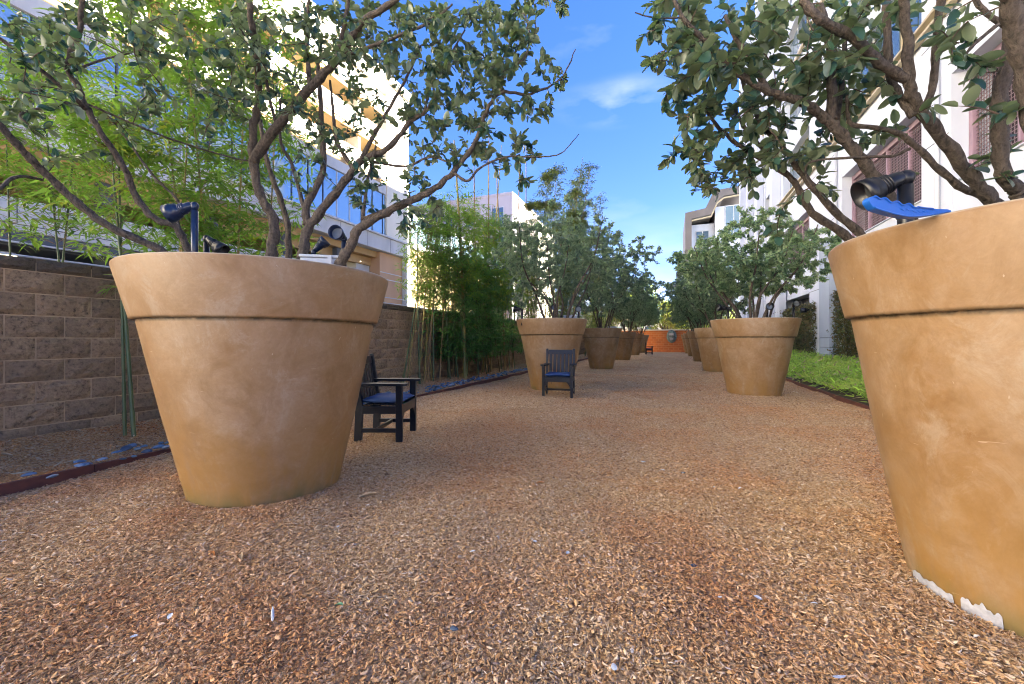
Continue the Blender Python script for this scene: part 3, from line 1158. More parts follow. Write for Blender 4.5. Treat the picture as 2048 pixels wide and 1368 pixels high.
# ================================================================ LAMPS AND BOXES IN THE POTS
def make_spot(postpx, ytop, D, aim, label, mtl, zbase, headlen=0.17, post_r=0.024, s=1.0):
    """post at the pixel column, at distance D; aim = direction the shroud opens"""
    p = at(postpx, ytop, D)
    e = empty('spotlight', (p.x, p.y, zbase), 0, label, 'spotlight', 'landscape spotlights standing in the pots')
    h = p.z - zbase
    MB().tube([(0, 0, 0), (0, 0, h - 0.03 * s)], post_r, 20).build('post', mtl, e)
    k = MB()
    k.lathe([(0.001, -0.03 * s), (0.8 * post_r, -0.026 * s), (1.15 * post_r, -0.01 * s), (1.2 * post_r, 0.012 * s), (0.7 * post_r, 0.03 * s), (0.001, 0.034 * s)], 20,
            Matrix.Translation((0, 0, h)))
    k.build('knuckle', mtl, e)
    a = Vector(aim).normalized()
    q = a.to_track_quat('Z', 'Y').to_matrix().to_4x4()
    side = Vector((a.y, -a.x, 0))
    side = side.normalized() if side.length > 0.1 else Vector((1, 0, 0))
    base_p = Vector((0, 0, h + 0.012 * s)) + a * (0.055 * s)
    Mh = Matrix.Translation(base_p) @ q
    hd = MB()
    Lh = headlen
    pr = [(0.001, -0.052 * s), (0.018 * s, -0.05 * s), (0.030 * s, -0.035 * s), (0.034 * s, 0.0), (0.040 * s, Lh * 0.35), (0.052 * s, Lh * 0.42), (0.054 * s, Lh * 0.46),
          (0.056 * s, Lh * 0.62), (0.062 * s, Lh * 0.64), (0.066 * s, Lh), (0.062 * s, Lh), (0.056 * s, Lh * 0.66), (0.050 * s, Lh * 0.6)]
    hd.lathe(pr, 28, Mh)
    hd.build('head', mtl, e)
    for kz in range(3):
        z0 = Lh * (0.08 + 0.09 * kz)
        MB().lathe([(0.034 * s, z0), (0.042 * s, z0 + 0.002), (0.042 * s, z0 + 0.008), (0.034 * s, z0 + 0.010)], 24, Mh).build('cooling_fin', mtl, e)
    MB().lathe([(0.001, Lh * 0.6), (0.051 * s, Lh * 0.6)], 24, Mh).build('lens', M['lens'], e)
    return e


RIMZ = H + 0.03
left_dir = Vector((-cc, -ss, 0))     # image left
tow = Vector((ss, -cc, 0))           # towards the camera
make_spot(389, 413, 2.45, left_dir * 0.95 + Vector((0, 0, -0.42)) + tow * 0.15, 'tall navy spotlight on the left of the near left pot, aimed left', M['spot'], 1.46, 0.115, 0.019, 0.82)
make_spot(413, 478, 3.0, -left_dir * 0.75 + Vector((0, 0, -0.62)), 'shorter spotlight aimed right, just behind the tall one in the near left pot', M['spot_black'], 1.46, 0.115, 0.020, 0.82)
make_spot(688, 478, 2.9, tow * 0.9 + Vector((0, 0, -0.05)) + left_dir * 0.05 + Vector((0, 0, 0.1)), 'spotlight with round lens facing the camera beside the grey box', M['spot'], 1.46, 0.09, 0.018, 0.76)
make_spot(627, 505, 3.5, -left_dir * 0.6 + tow * -0.1 + Vector((0, 0, 0.6)), 'low spotlight tilted up behind the trunks in the near left pot', M['spot'], 1.46, 0.10, 0.018, 0.8)
make_spot(1811, 357, 1.68, left_dir * 0.95 + Vector((0, 0, -0.45)) + tow * -0.28, 'big dark spotlight above the blue handle in the near right pot', M['spot_black'], 1.44, 0.115, 0.026, 0.98)
for px, yt, D, aim, lab in ((1108, 618, 9.2, (0.3, -1, 0.1), 'spotlight in the middle of the second left pot'),
                            (1044, 620, 8.9, (-1, -0.3, 0.1), 'spotlight at the left rim of the second left pot'),
                            (1157, 620, 8.9, (0.2, -1, 0.0), 'spotlight at the right rim of the second left pot'),
                            (1534, 617, 7.8, (0.1, -1, 0.1), 'spotlight among the stems of the second right pot'),
                            (1587, 612, 8.0, (0.1, -1, 0.2), 'spotlight at the right rim of the second right pot'),
                            (1456, 618, 8.0, (-1, -0.2, 0.1), 'spotlight at the left rim of the second right pot')):
    make_spot(px, yt, D, aim, lab, M['spot_black'], 1.42, 0.13, 0.022, 1.05)
for px, yt, D, lab in ((1303, 664, 38.0, 'tiny spotlight in the last left pot against the orange wall'), (1371, 664, 37.0, 'tiny spotlight in the last right pot against the orange wall')):
    make_spot(px, yt, D, (-.3, -1, 0.1), lab, M['spot_black'], 1.44, 0.2, 0.035, 2.2)


def jbox(px, py, D, wx, wy, h, rz, label, name='junction_box'):
    p = at(px, py, D)
    e = empty(name, (p.x, p.y, p.z - h), rz, label, 'junction box', 'grey junction boxes in the pots')
    bevel(MB().box((-wx / 2, -wy / 2, 0), (wx / 2, wy / 2, h - 0.022)).build('box', M['box_grey'], e), 0.006)
    bevel(MB().box((-wx / 2 - 0.008, -wy / 2 - 0.008, h - 0.02), (wx / 2 + 0.008, wy / 2 + 0.008, h)).build('lid', M['box_grey'], e), 0.006)
    MB().box((wx * 0.18, -wy / 2 - 0.014, h * 0.6), (wx * 0.28, -wy / 2 - 0.0085, h - 0.004)).build('latch', M['box_grey'], e)
    return e


jbox(647, 514, 2.85, 0.26, 0.16, 0.16, PSI + R(12), 'grey plastic junction box on the rim of the near left pot')
jbox(1140, 631, 9.3, 0.3, 0.2, 0.16, 0.3, 'pale junction box at the right of the second left pot')
jbox(1572, 638, 7.9, 0.3, 0.2, 0.14, 0.3, 'pale junction box at the right of the second right pot')
jbox(1224, 653, 16.0, 0.34, 0.25, 0.16, 0.3, 'pale junction box showing above the third left pot')


# blue handle with finger grips, lying on the near right rim
def blue_handle():
    A = at(1733, 402, 1.42)
    B_ = at(1896, 424, 1.49)
    e = empty('tool_handle', A, 0, 'bright blue plastic handle with finger grips resting on the near right pot', 'tool')
    u = (B_ - A).normalized()
    Ln = (B_ - A).length
    side = u.cross(Vector((0, 0, 1))).normalized()
    up = side.cross(u)
    n = 120
    top, bot = [], []
    for i in range(n + 1):
        t = i / n
        wv = 0.0048 * math.sin(t * 2 * math.pi * 7.0) * (1 if t < 0.58 else 0) * min(1, t * 8)
        th = 0.0215 * min(1, math.sqrt(t * 14)) * (1 - max(0, (t - 0.45)) * 1.45)
        mid = -0.034 * math.sin(math.pi * min(t * 1.05, 1)) * 0.55
        top.append(mid + max(th, 0.002) + wv)
        bot.append(mid - max(th, 0.002) * 1.1)

    def lay(inset, dep0, dep1):
        v, f = [], []
        for i in range(n + 1):
            t = i / n * Ln
            tz, bz = top[i] - inset, bot[i] + inset
            if tz < bz + 0.001:
                tz = bz + 0.001
            for (z, d) in ((tz, dep1), (bz, dep1), (bz, dep0), (tz, dep0)):
                v.append(u * t + up * z + side * d)
        for i in range(n):
            a = i * 4
            for k in range(4):
                f.append((a + k, a + (k + 1) % 4, a + 4 + (k + 1) % 4, a + 4 + k))
        f.append((3, 2, 1, 0))
        f.append((4 * n, 4 * n + 1, 4 * n + 2, 4 * n + 3))
        return v, f
    bevel(MB().add(*lay(0.0, -0.016, 0.010)).build('grip', M['blue_plastic'], e), 0.0025, 3)
    # raised outline around a sunk panel on the side that faces the camera
    rim = MB()
    for src, sg in ((top, -1), (bot, 1)):
        pts = [u * (i / n * Ln) + up * (src[i] + sg * 0.002) + side * 0.012 for i in range(6, n - 28)]
        rim.tube(pts, 0.003, 6)
    rim.build('raised_edge', M['blue_plastic'], e)
    rid = MB()
    for k in range(5):
        i = 44 + k * 8
        a, b2 = u * (i / n * Ln) + up * (bot[i] * 0.4 + top[i] * 0.6) + side * 0.011, u * ((i + 6) / n * Ln) + up * (bot[i + 6] * 0.5 + top[i + 6] * 0.5 - 0.002) + side * 0.011
        rid.tube([a, b2], 0.0012, 5)
    rid.build('moulded_rib', M['blue_plastic'], e)


blue_handle()


# ================================================================ TREES
LIMB_K = 0.78


def limb(parent, pts, r0, r1, name='branch', n=10, wob=0.10, m=None, seed=0):
    r0, r1 = r0 * LIMB_K, r1 * LIMB_K
    P = catmull(pts, 6)
    k = len(P)
    rr = random.Random(seed)
    for i in range(1, k - 1):
        s_ = r0 * 0.12
        P[i] = P[i] + Vector((rr.uniform(-s_, s_), rr.uniform(-s_, s_), rr.uniform(-s_, s_)))
    rad = [(r0 + (r1 - r0) * (i / (k - 1)) ** 0.8) * (1 + 0.09 * math.sin(i * 1.7 + seed)) for i in range(k)]
    MB().tube(P, rad, n, True, wob, seed).build(name, m or M['bark'], parent)
    return P


def leafy(root, skel, tips, base_p, n_leaf, leaf_len, n_obj, mtl, rr, twig_r=0.0035, full=True, spread=0.75, droop=0.35):
    """grow thin twigs from the skeleton to each tip and hang leaves on them"""
    nodes = np.array([tuple(p) for p in skel])
    bp = np.array(tuple(base_p))
    tips = sorted(tips, key=lambda t: min(np.sum((nodes - np.array(tuple(t))) ** 2, axis=1)))
    tw = MB()
    LP, LD, LU = [], [], []
    for t in tips:
        t = np.array(tuple(t))
        d = np.sqrt(np.sum((nodes - t) ** 2, axis=1))
        pen = d + 0.25 * np.maximum(0, np.linalg.norm(nodes - bp, axis=1) - np.linalg.norm(t - bp))
        s = nodes[int(np.argmin(pen))]
        ln = np.linalg.norm(t - s)
        if ln < 0.02:
            continue
        mid = (s + t) / 2 + np.array([rr.uniform(-1, 1) * ln * 0.14, rr.uniform(-1, 1) * ln * 0.14, rr.uniform(-0.05, 0.22) * ln])
        pts = [s * (1 - u) ** 2 + mid * 2 * u * (1 - u) + t * u * u for u in (0, 0.25, 0.5, 0.75, 1.0)]
        r_ = twig_r * (0.7 + min(1.6, ln * 1.6))
        tw.tube(pts, [r_, r_ * 0.85, r_ * 0.7, r_ * 0.5, r_ * 0.3], 5 if full else 3, False)
        nodes = np.vstack([nodes, pts[1:4], t[None]])
        k = n_leaf if isinstance(n_leaf, int) else rr.randint(*n_leaf)
        L0 = min(ln, leaf_len * 6 * spread)
        dirv = (t - pts[3])
        dirv = dirv / (np.linalg.norm(dirv) + 1e-9)
        for j in range(k):
            u = 1 - (j / k) * (L0 / ln) * 0.95
            i0 = min(3, int(u * 4))
            fr = u * 4 - i0
            p = pts[i0] * (1 - fr) + pts[i0 + 1] * fr
            sd = np.array([rr.gauss(0, 1), rr.gauss(0, 1), rr.gauss(0, 0.8)])
            sd = sd - dirv * sd.dot(dirv)
            sd /= (np.linalg.norm(sd) + 1e-9)
            d_ = dirv * rr.uniform(0.2, 0.9) + sd * rr.uniform(0.6, 1.0) - np.array([0, 0, rr.uniform(0, droop)])
            LP.append(p)
            LD.append(d_)
            LU.append([rr.gauss(0, 0.55), rr.gauss(0, 0.55), 1.0])
    tw.build('twigs', M['twig'], root)['kind'] = 'stuff'
    LP, LD, LU = np.array(LP), np.array(LD), np.array(LU)
    S = leaf_len * nr.uniform(0.5, 1.35, len(LP))
    Fr = frames(LD, LU)
    inv = root.matrix_basis.inverted()
    # largest in view -> own objects
    scr = []
    for p, s_ in zip(LP, S):
        a, b_, D = proj(p)
        scr.append(s_ / max(D, 0.2) if (0 < a < 2048 and -20 < b_ < 1368) else 0)
    order = np.argsort(-np.array(scr))
    solo = set(order[:n_obj].tolist())
    if n_obj:
        lm = []
        for tv, tf in LEAF_T:
            q = np_mesh('leaf', tv, tf, mtl)
            lm.append(q)
        for i in order[:n_obj]:
            o = link('leaf', lm[int(i) % 4], root)
            m3 = Matrix([list(r_) for r_ in Fr[i]]).to_4x4()
            o.matrix_basis = inv @ (Matrix.Translation(Vector(LP[i])) @ m3 @ Matrix.Scale(S[i], 4))
    rest = np.array([i for i in range(len(LP)) if i not in solo])
    if full:
        Vs, Fs, o = [], [], 0
        for k in range(4):
            sel = rest[rest % 4 == k]
            v, f = scatter(*LEAF_T[k], LP[sel], Fr[sel], S[sel])
            Vs.append(v)
            Fs.append(f + o)
            o += len(v)
        V, Fc = np.vstack(Vs), np.vstack(Fs)
    else:
        V, Fc = scatter(*SMALL_LEAF, LP[rest], Fr[rest], S[rest])
    V = V - np.array(tuple(root.location))
    fo = link('foliage', np_mesh('foliage', V, Fc, mtl, smooth=full), root)
    fo['kind'] = 'stuff'
    return len(LP)


# ---- near left tree: limbs followed from the picture, each given its own distance
def T(*a):
    return [at(x, y, D) for x, y, D in a]


def near_tree(center, soilz, base_list, side_list, label, tips, leaf_len, seed, nleaf=(7, 12), n_obj=300, leafmat='leaf'):
    root = empty('potted_tree', (center[0], center[1], soilz), 0, label, 'tree', 'small-leaved trees growing in the giant pots')
    skel = []

    def loc(P):
        return [p - Vector(root.location) for p in P]
    s = seed
    for (pts, r0, r1) in base_list:
        P = T(*pts)
        b0 = P[0]
        foot = Vector((center[0] + (b0.x - center[0]) * 0.72, center[1] + (b0.y - center[1]) * 0.72, soilz - 0.05))
        P = [foot, foot.lerp(b0, 0.6) + Vector((0, 0, 0.02))] + P
        Q = limb(root, loc(P), r0, r1, 'trunk', 12, 0.09, None, s)
        skel += [q + Vector(root.location) for q in Q[8:]]
        s += 1
    for (pts, r0, r1) in side_list:
        P = T(*pts)
        Q = limb(root, loc(P), r0, r1, 'branch', 8, 0.08, None, s)
        skel += [q + Vector(root.location) for q in Q]
        s += 1
    rr = random.Random(seed)
    # twigs are built in world space then moved into the tree's frame
    return root, skel, rr


def tips_px(regions, rr):
    out = []
    for (x0, y0, x1, y1, d0, d1, n) in regions:
        for _ in range(n):
            out.append(at(rr.uniform(x0, x1), rr.uniform(y0, y1), rr.uniform(d0, d1)))
    return out


def grow(root, skel, tips, base_p, nleaf, leaf_len, n_obj, mtl, rr, **k):
    loc0 = root.location.copy()
    before = set(o.name for o in root.children)
    n = leafy(root, skel, tips, base_p, nleaf, leaf_len, n_obj, mtl, rr, **k)
    for o in root.children:
        if o.name not in before and o.data and o.name.startswith('twigs'):
            o.data.transform(Matrix.Translation(-loc0))
    return n


cNL = (-2.81, 2.16)
bases = [
    ([(544, 500, 3.1), (547, 439, 3.08), (524, 398, 3.05), (506, 329, 3.0), (507, 256, 2.95), (516, 201, 2.9), (512, 100, 2.75), (500, 20, 2.6), (495, -60, 2.5)], 0.062, 0.020),
    ([(577, 500, 3.35), (573, 439, 3.35), (549, 366, 3.3), (531, 311, 3.3), (520, 240, 3.3)], 0.042, 0.020),
    ([(608, 500, 2.95), (617, 457, 2.95), (661, 398, 2.9), (703, 344, 2.85), (722, 322, 2.85), (781, 292, 2.8), (822, 241, 2.8), (851, 223, 2.75), (880, 180, 2.7)], 0.060, 0.012),
    ([(700, 492, 2.75), (719, 457, 2.72), (774, 424, 2.7), (829, 398, 2.68), (865, 380, 2.66), (906, 344, 2.64), (950, 285, 2.62), (971, 227, 2.6), (1001, 186, 2.6), (1063, 187, 2.6), (1121, 157, 2.6), (1151, 99, 2.6)], 0.052, 0.004),
    ([(321, 500, 2.75), (219, 453, 2.6), (146, 398, 2.5), (91, 347, 2.4), (47, 303, 2.3), (0, 252, 2.2), (-60, 200, 2.1)], 0.036, 0.022),
    ([(373, 492, 2.85), (351, 453, 2.8), (311, 438, 2.75), (278, 402, 2.7), (248, 336, 2.6), (205, 270, 2.5), (175, 219, 2.45), (157, 175, 2.4), (135, 132, 2.35), (157, 73, 2.3), (162, 20, 2.25), (170, -40, 2.2)], 0.036, 0.014),
    ([(369, 486, 3.1), (352, 430, 3.1), (356, 402, 3.1), (303, 347, 3.0), (248, 270, 2.9), (219, 234, 2.8)], 0.022, 0.006),
]
sides = [
    ([(507, 324, 3.0), (547, 263, 2.92), (620, 178, 2.8), (675, 117, 2.7), (723, 47, 2.6), (785, 4, 2.5), (830, -40, 2.4)], 0.050, 0.018),
    ([(683, 113, 2.69), (756, 88, 2.65), (829, 58, 2.6), (869, 40, 2.6), (905, 8, 2.55)], 0.018, 0.007),
    ([(620, 174, 2.8), (614, 91, 2.7), (617, 22, 2.6), (620, -30, 2.5)], 0.020, 0.012),
    ([(555, 256, 2.92), (540, 201, 2.85), (522, 102, 2.75), (500, 88, 2.7), (470, 40, 2.6)], 0.016, 0.008),
    ([(675, 114, 2.7), (694, 22, 2.6), (700, -30, 2.55)], 0.020, 0.012),
    ([(615, 450, 2.96), (613, 413, 2.95), (646, 344, 3.0), (644, 256, 3.0), (639, 164, 3.0), (635, 120, 3.0)], 0.040, 0.016),
    ([(613, 413, 2.97), (606, 409, 3.0), (584, 329, 3.1), (562, 285, 3.1), (560, 200, 3.1)], 0.022, 0.012),
    ([(705, 336, 2.85), (675, 285, 2.85), (666, 219, 2.85), (660, 160, 2.8)], 0.022, 0.010),
    ([(719, 325, 2.84), (752, 263, 2.8), (785, 205, 2.8), (818, 146, 2.8), (842, 91, 2.8)], 0.024, 0.008),
    ([(740, 322, 2.83), (811, 333, 2.8), (858, 314, 2.75), (898, 325, 2.7)], 0.013, 0.008),
    ([(1001, 186, 2.6), (1012, 139, 2.65), (1048, 117, 2.7), (1059, 73, 2.7), (1048, 18, 2.7)], 0.014, 0.007),
    ([(906, 344, 2.64), (935, 362, 2.6), (960, 336, 2.6), (1012, 314, 2.55), (1070, 314, 2.55), (1121, 307, 2.55), (1158, 268, 2.55)], 0.014, 0.003),
    ([(725, 440, 2.72), (730, 402, 2.75), (738, 347, 2.8), (752, 292, 2.8)], 0.018, 0.009),
    ([(726, 436, 2.72), (778, 417, 2.68), (811, 406, 2.65)], 0.010, 0.006),
    ([(146, 142, 2.36), (201, 121, 2.4), (285, 99, 2.4)], 0.010, 0.006),
    ([(175, 219, 2.45), (121, 172, 2.3), (66, 128, 2.2), (0, 77, 2.1), (-40, 50, 2.0)], 0.018, 0.010),
    ([(175, 219, 2.45), (128, 208, 2.35), (44, 227, 2.2), (55, 248, 2.2)], 0.012, 0.006),
    ([(505, 322, 3.0), (475, 318, 2.95), (384, 292, 2.8), (303, 263, 2.6), (175, 208, 2.4)], 0.008, 0.008),
    ([(85, 360, 2.5), (47, 353, 2.4), (22, 358, 2.3), (0, 376, 2.2), (-30, 385, 2.1)], 0.010, 0.014),
    ([(850, 224, 2.76), (862, 170, 2.7), (900, 110, 2.7), (930, 60, 2.7)], 0.011, 0.006),
]
root, skel, rr = near_tree(cNL, 1.45, bases, sides, 'broad tree with dark oval leaves growing from the near left pot', None, 0.06, 21)
reg = [
    (0, 30, 160, 230, 1.9, 2.7, 52), (100, 0, 330, 110, 2.0, 2.8, 46), (280, 20, 480, 240, 2.2, 3.0, 62), (0, 230, 110, 300, 2.0, 2.4, 5),
    (120, 290, 260, 330, 2.4, 2.8, 6), (230, 200, 460, 330, 2.4, 3.0, 14), (440, 0, 700, 120, 2.3, 3.1, 95), (440, 120, 620, 230, 2.5, 3.2, 50),
    (680, 0, 900, 130, 2.3, 3.1, 90), (880, 0, 1060, 130, 2.4, 3.0, 80), (1040, 0, 1130, 26, 2.5, 2.8, 12), (690, 120, 860, 250, 2.5, 3.1, 52),
    (850, 120, 1000, 260, 2.4, 3.0, 70), (980, 60, 1070, 240, 2.4, 2.8, 38), (1040, 90, 1135, 180, 2.5, 2.8, 10), (1050, 180, 1105, 260, 2.5, 2.7, 7),
    (820, 240, 980, 330, 2.5, 2.9, 34), (960, 250, 1075, 325, 2.5, 2.7, 22), (640, 240, 800, 350, 2.6, 3.0, 20), (760, 320, 880, 440, 2.55, 2.8, 17),
    (700, 360, 790, 420, 2.6, 2.9, 12), (800, 400, 885, 470, 2.5, 2.7, 12), (960, 330, 1060, 370, 2.5, 2.6, 6), (590, 240, 640, 420, 2.8, 3.2, 8),
    (560, 60, 700, 300, 2.9, 3.4, 30),
]
tips = tips_px(reg, rr)
grow(root, skel, tips, (cNL[0], cNL[1], 1.4), (8, 12), 0.050, 300, M['leaf'], rr)

# ---- near right tree
cNR = (1.443, 2.39)
bases = [
    ([(1990, 410, 1.75), (1944, 355, 1.72), (1881, 273, 1.68), (1834, 210, 1.65), (1819, 164, 1.62), (1815, 78, 1.6), (1805, -10, 1.55), (1800, -80, 1.5)], 0.042, 0.017),
    ([(1830, 455, 1.85), (1760, 370, 1.85), (1718, 312, 1.82), (1679, 265, 1.8), (1651, 238, 1.8), (1616, 210, 1.78), (1589, 199, 1.76), (1538, 183, 1.75), (1484, 152, 1.75), (1445, 113, 1.75), (1406, 78, 1.75), (1367, 35, 1.75), (1340, -10, 1.75)], 0.040, 0.010),
    ([(1725, 472, 2.1), (1659, 413, 2.1), (1601, 343, 2.1), (1570, 300, 2.1), (1534, 262, 2.1), (1507, 218, 2.1), (1480, 150, 2.1)], 0.032, 0.010),
    ([(1698, 476, 2.2), (1624, 425, 2.2), (1601, 386, 2.2), (1577, 351, 2.2), (1519, 316, 2.2), (1468, 284, 2.2), (1421, 234, 2.2), (1406, 195, 2.2)], 0.036, 0.008),
    ([(2040, 405, 1.6), (2033, 380, 1.6), (2006, 345, 1.58), (1998, 273, 1.55), (2000, 195, 1.52), (2016, 117, 1.5), (2027, 60, 1.5), (2032, -20, 1.45)], 0.036, 0.026),
    ([(1985, 400, 1.8), (1928, 378, 1.8), (1870, 331, 1.8), (1819, 281, 1.8), (1776, 261, 1.8), (1706, 249, 1.8), (1697, 234, 1.8), (1694, 191, 1.8)], 0.026, 0.008),
    ([(2075, 300, 1.35), (2056, 180, 1.35), (2036, 90, 1.33), (2024, 20, 1.3), (2015, -60, 1.25)], 0.038, 0.030),
]
sides = [
    ([(1819, 160, 1.62), (1768, 132, 1.6), (1710, 78, 1.55), (1640, 39, 1.5), (1612, 8, 1.5), (1600, -30, 1.5)], 0.024, 0.018),
    ([(1827, 232, 1.66), (1796, 187, 1.68), (1778, 132, 1.7), (1773, 12, 1.7), (1772, -40, 1.7)], 0.020, 0.018),
    ([(1850, 222, 1.67), (1868, 160, 1.66), (1873, 70, 1.64), (1884, -10, 1.6)], 0.017, 0.018),
    ([(1538, 183, 1.75), (1499, 121, 1.78), (1472, 78, 1.8), (1450, 30, 1.8)], 0.016, 0.010),
    ([(1663, 240, 1.8), (1663, 156, 1.8), (1659, 78, 1.8), (1640, 10, 1.8)], 0.028, 0.018),
    ([(1674, 250, 1.82), (1686, 148, 1.85), (1690, 80, 1.85)], 0.014, 0.012),
    ([(1575, 350, 2.2), (1542, 312, 2.2), (1499, 269, 2.2), (1470, 220, 2.2)], 0.018, 0.010),
    ([(1819, 298, 1.8), (1784, 312, 1.8), (1725, 314, 1.8), (1624, 323, 1.85), (1612, 350, 1.9), (1625, 372, 1.9)], 0.009, 0.005),
    ([(2026, 60, 1.45), (1990, 39, 1.45), (1963, 16, 1.45), (1940, -20, 1.45)], 0.012, 0.010),
    ([(2024, 31, 1.45), (1983, 59, 1.45), (1944, 94, 1.45), (1928, 113, 1.45)], 0.010, 0.006),
    ([(1367, 35, 1.75), (1340, 36, 1.75), (1300, 34, 1.75), (1270, 25, 1.75)], 0.006, 0.003),
]
root, skel, rr = near_tree(cNR, 1.43, bases, sides, 'tree with glossy green oval leaves growing from the near right pot', None, 0.06, 77)
reg = [
    (1300, 0, 1400, 130, 1.7, 2.2, 34), (1390, 0, 1560, 150, 1.6, 2.2, 72), (1540, 0, 1720, 150, 1.5, 2.1, 56), (1700, 0, 1830, 60, 1.4, 1.9, 16),
    (1340, 120, 1480, 190, 1.8, 2.3, 24), (1330, 180, 1380, 260, 2.0, 2.3, 10), (1370, 200, 1520, 320, 1.9, 2.4, 50), (1330, 280, 1390, 340, 2.1, 2.3, 10),
    (1380, 310, 1520, 390, 2.0, 2.4, 38), (1480, 130, 1700, 230, 1.7, 2.2, 52), (1520, 230, 1680, 330, 1.8, 2.3, 34), (1660, 200, 1800, 300, 1.8, 2.2, 18),
    (1700, 80, 1800, 200, 1.6, 2.0, 18), (1520, 400, 1570, 480, 2.0, 2.2, 5), (1640, 340, 1690, 420, 1.9, 2.1, 4), (1860, 20, 1960, 110, 1.35, 1.6, 8),
    (1900, 120, 1990, 200, 1.35, 1.6, 5), (1900, 200, 1935, 240, 1.4, 1.6, 1), (1960, 250, 2048, 360, 1.5, 1.8, 7), (1990, 180, 2048, 240, 1.4, 1.6, 3),
    (1790, 300, 1830, 350, 1.7, 1.9, 1), (1860, 180, 1900, 220, 1.5, 1.7, 1), (1280, 60, 1310, 90, 1.75, 1.8, 2),
]
tips = tips_px(reg, rr)
grow(root, skel, tips, (cNR[0], cNR[1], 1.4), (6, 9), 0.056, 300, M['leaf'], rr)


# ---- trees of the other pots
def pot_tree(nm, cx, cy, top, wid, seed, label, mtl, ntips=420, nleaf=(14, 20), ll=0.058, lean=(0, 0)):
    rr = random.Random(seed)
    root = empty('potted_tree', (cx, cy, 1.45), 0, label, 'tree', 'small-leaved trees growing in the giant pots')
    skel = []
    for k in range(9):
        a = 6.283 * k / 9 + rr.uniform(-0.3, 0.3)
        rr0 = rr.uniform(0.05, 0.28)
        sp_ = rr.uniform(0.35, 0.8) * wid * 0.5
        hh = rr.uniform(0.55, 0.85) * (top - 1.45)
        P = [Vector((rr0 * math.cos(a), rr0 * math.sin(a), -0.05)),
             Vector(((rr0 + sp_ * 0.25) * math.cos(a) + rr.uniform(-.05, .05), (rr0 + sp_ * 0.25) * math.sin(a), hh * 0.3)),
             Vector(((rr0 + sp_ * 0.65) * math.cos(a + 0.2), (rr0 + sp_ * 0.65) * math.sin(a + 0.2), hh * 0.62)),
             Vector((sp_ * 1.05 * math.cos(a + 0.25) + lean[0], sp_ * 1.05 * math.sin(a + 0.25) + lean[1], hh))]
        Q = limb(root, P, rr.uniform(0.03, 0.045), 0.010, 'trunk', 7, 0.08, None, seed + k)
        skel += [q + Vector(root.location) for q in Q[2:]]
    tips = []
    zc = (top + 1.95) / 2
    hz = (top - 1.75) / 2
    lobes = [(rr.uniform(-1, 1), rr.uniform(-1, 1), rr.uniform(-1, 1), rr.uniform(0.75, 1.1)) for _ in range(9)]
    while len(tips) < ntips:
        x, y, z = rr.uniform(-1.1, 1.1), rr.uniform(-1.1, 1.1), rr.uniform(-1.05, 1.15)
        r_ = math.sqrt(x * x + y * y + z * z)
        d = Vector((x, y, z)).normalized()
        lim = 0.86 + 0.22 * math.sin(4 * d.x + seed) * math.cos(3.3 * d.y + 2 * d.z + seed * 0.7) + 0.10 * math.sin(9 * d.z + 5 * d.x)
        if r_ > lim or r_ < 0.25:
            continue
        # narrower at the foot, uneven gaps
        if z < -0.35 and math.hypot(x, y) > 0.9 + 0.3 * z:
            continue
        if math.sin(5.3 * x + seed) * math.sin(4.7 * y - seed) * math.sin(5.9 * z + 1) > 0.33:
            continue
        tips.append(Vector((cx + lean[0] + x * wid / 2, cy + lean[1] + y * wid / 2, zc + z * hz)))
    grow(root, skel, tips, (cx, cy, 1.4), nleaf, ll, 0, mtl, rr, twig_r=0.004, full=False, spread=1.2)
    return root


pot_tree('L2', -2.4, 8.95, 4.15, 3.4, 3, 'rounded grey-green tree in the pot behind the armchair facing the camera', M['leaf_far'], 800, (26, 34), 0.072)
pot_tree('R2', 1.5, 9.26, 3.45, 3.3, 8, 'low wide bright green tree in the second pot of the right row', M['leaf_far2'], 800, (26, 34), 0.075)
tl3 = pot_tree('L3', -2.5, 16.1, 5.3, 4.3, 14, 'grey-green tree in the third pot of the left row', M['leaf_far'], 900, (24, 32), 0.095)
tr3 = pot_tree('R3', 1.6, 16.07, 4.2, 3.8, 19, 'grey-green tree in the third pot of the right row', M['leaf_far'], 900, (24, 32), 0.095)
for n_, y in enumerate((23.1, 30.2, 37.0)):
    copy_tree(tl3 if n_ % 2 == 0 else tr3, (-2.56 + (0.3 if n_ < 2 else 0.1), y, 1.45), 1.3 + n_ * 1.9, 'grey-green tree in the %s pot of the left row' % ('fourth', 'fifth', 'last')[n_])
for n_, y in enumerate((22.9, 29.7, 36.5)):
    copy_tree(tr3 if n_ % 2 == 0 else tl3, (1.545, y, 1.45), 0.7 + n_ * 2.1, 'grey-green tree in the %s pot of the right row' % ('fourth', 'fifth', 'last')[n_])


# ================================================================ BAMBOO
def culm_pts(p0, p1, rr, n=9, sway=0.03):
    ln = (p1 - p0).length
    a, b_ = rr.uniform(-1, 1) * sway * ln * 0.3, rr.uniform(-1, 1) * sway * ln * 0.3
    return [p0.lerp(p1, i / (n - 1)) + Vector((a, b_, 0)) * math.sin(math.pi * i / (n - 1)) for i in range(n)]


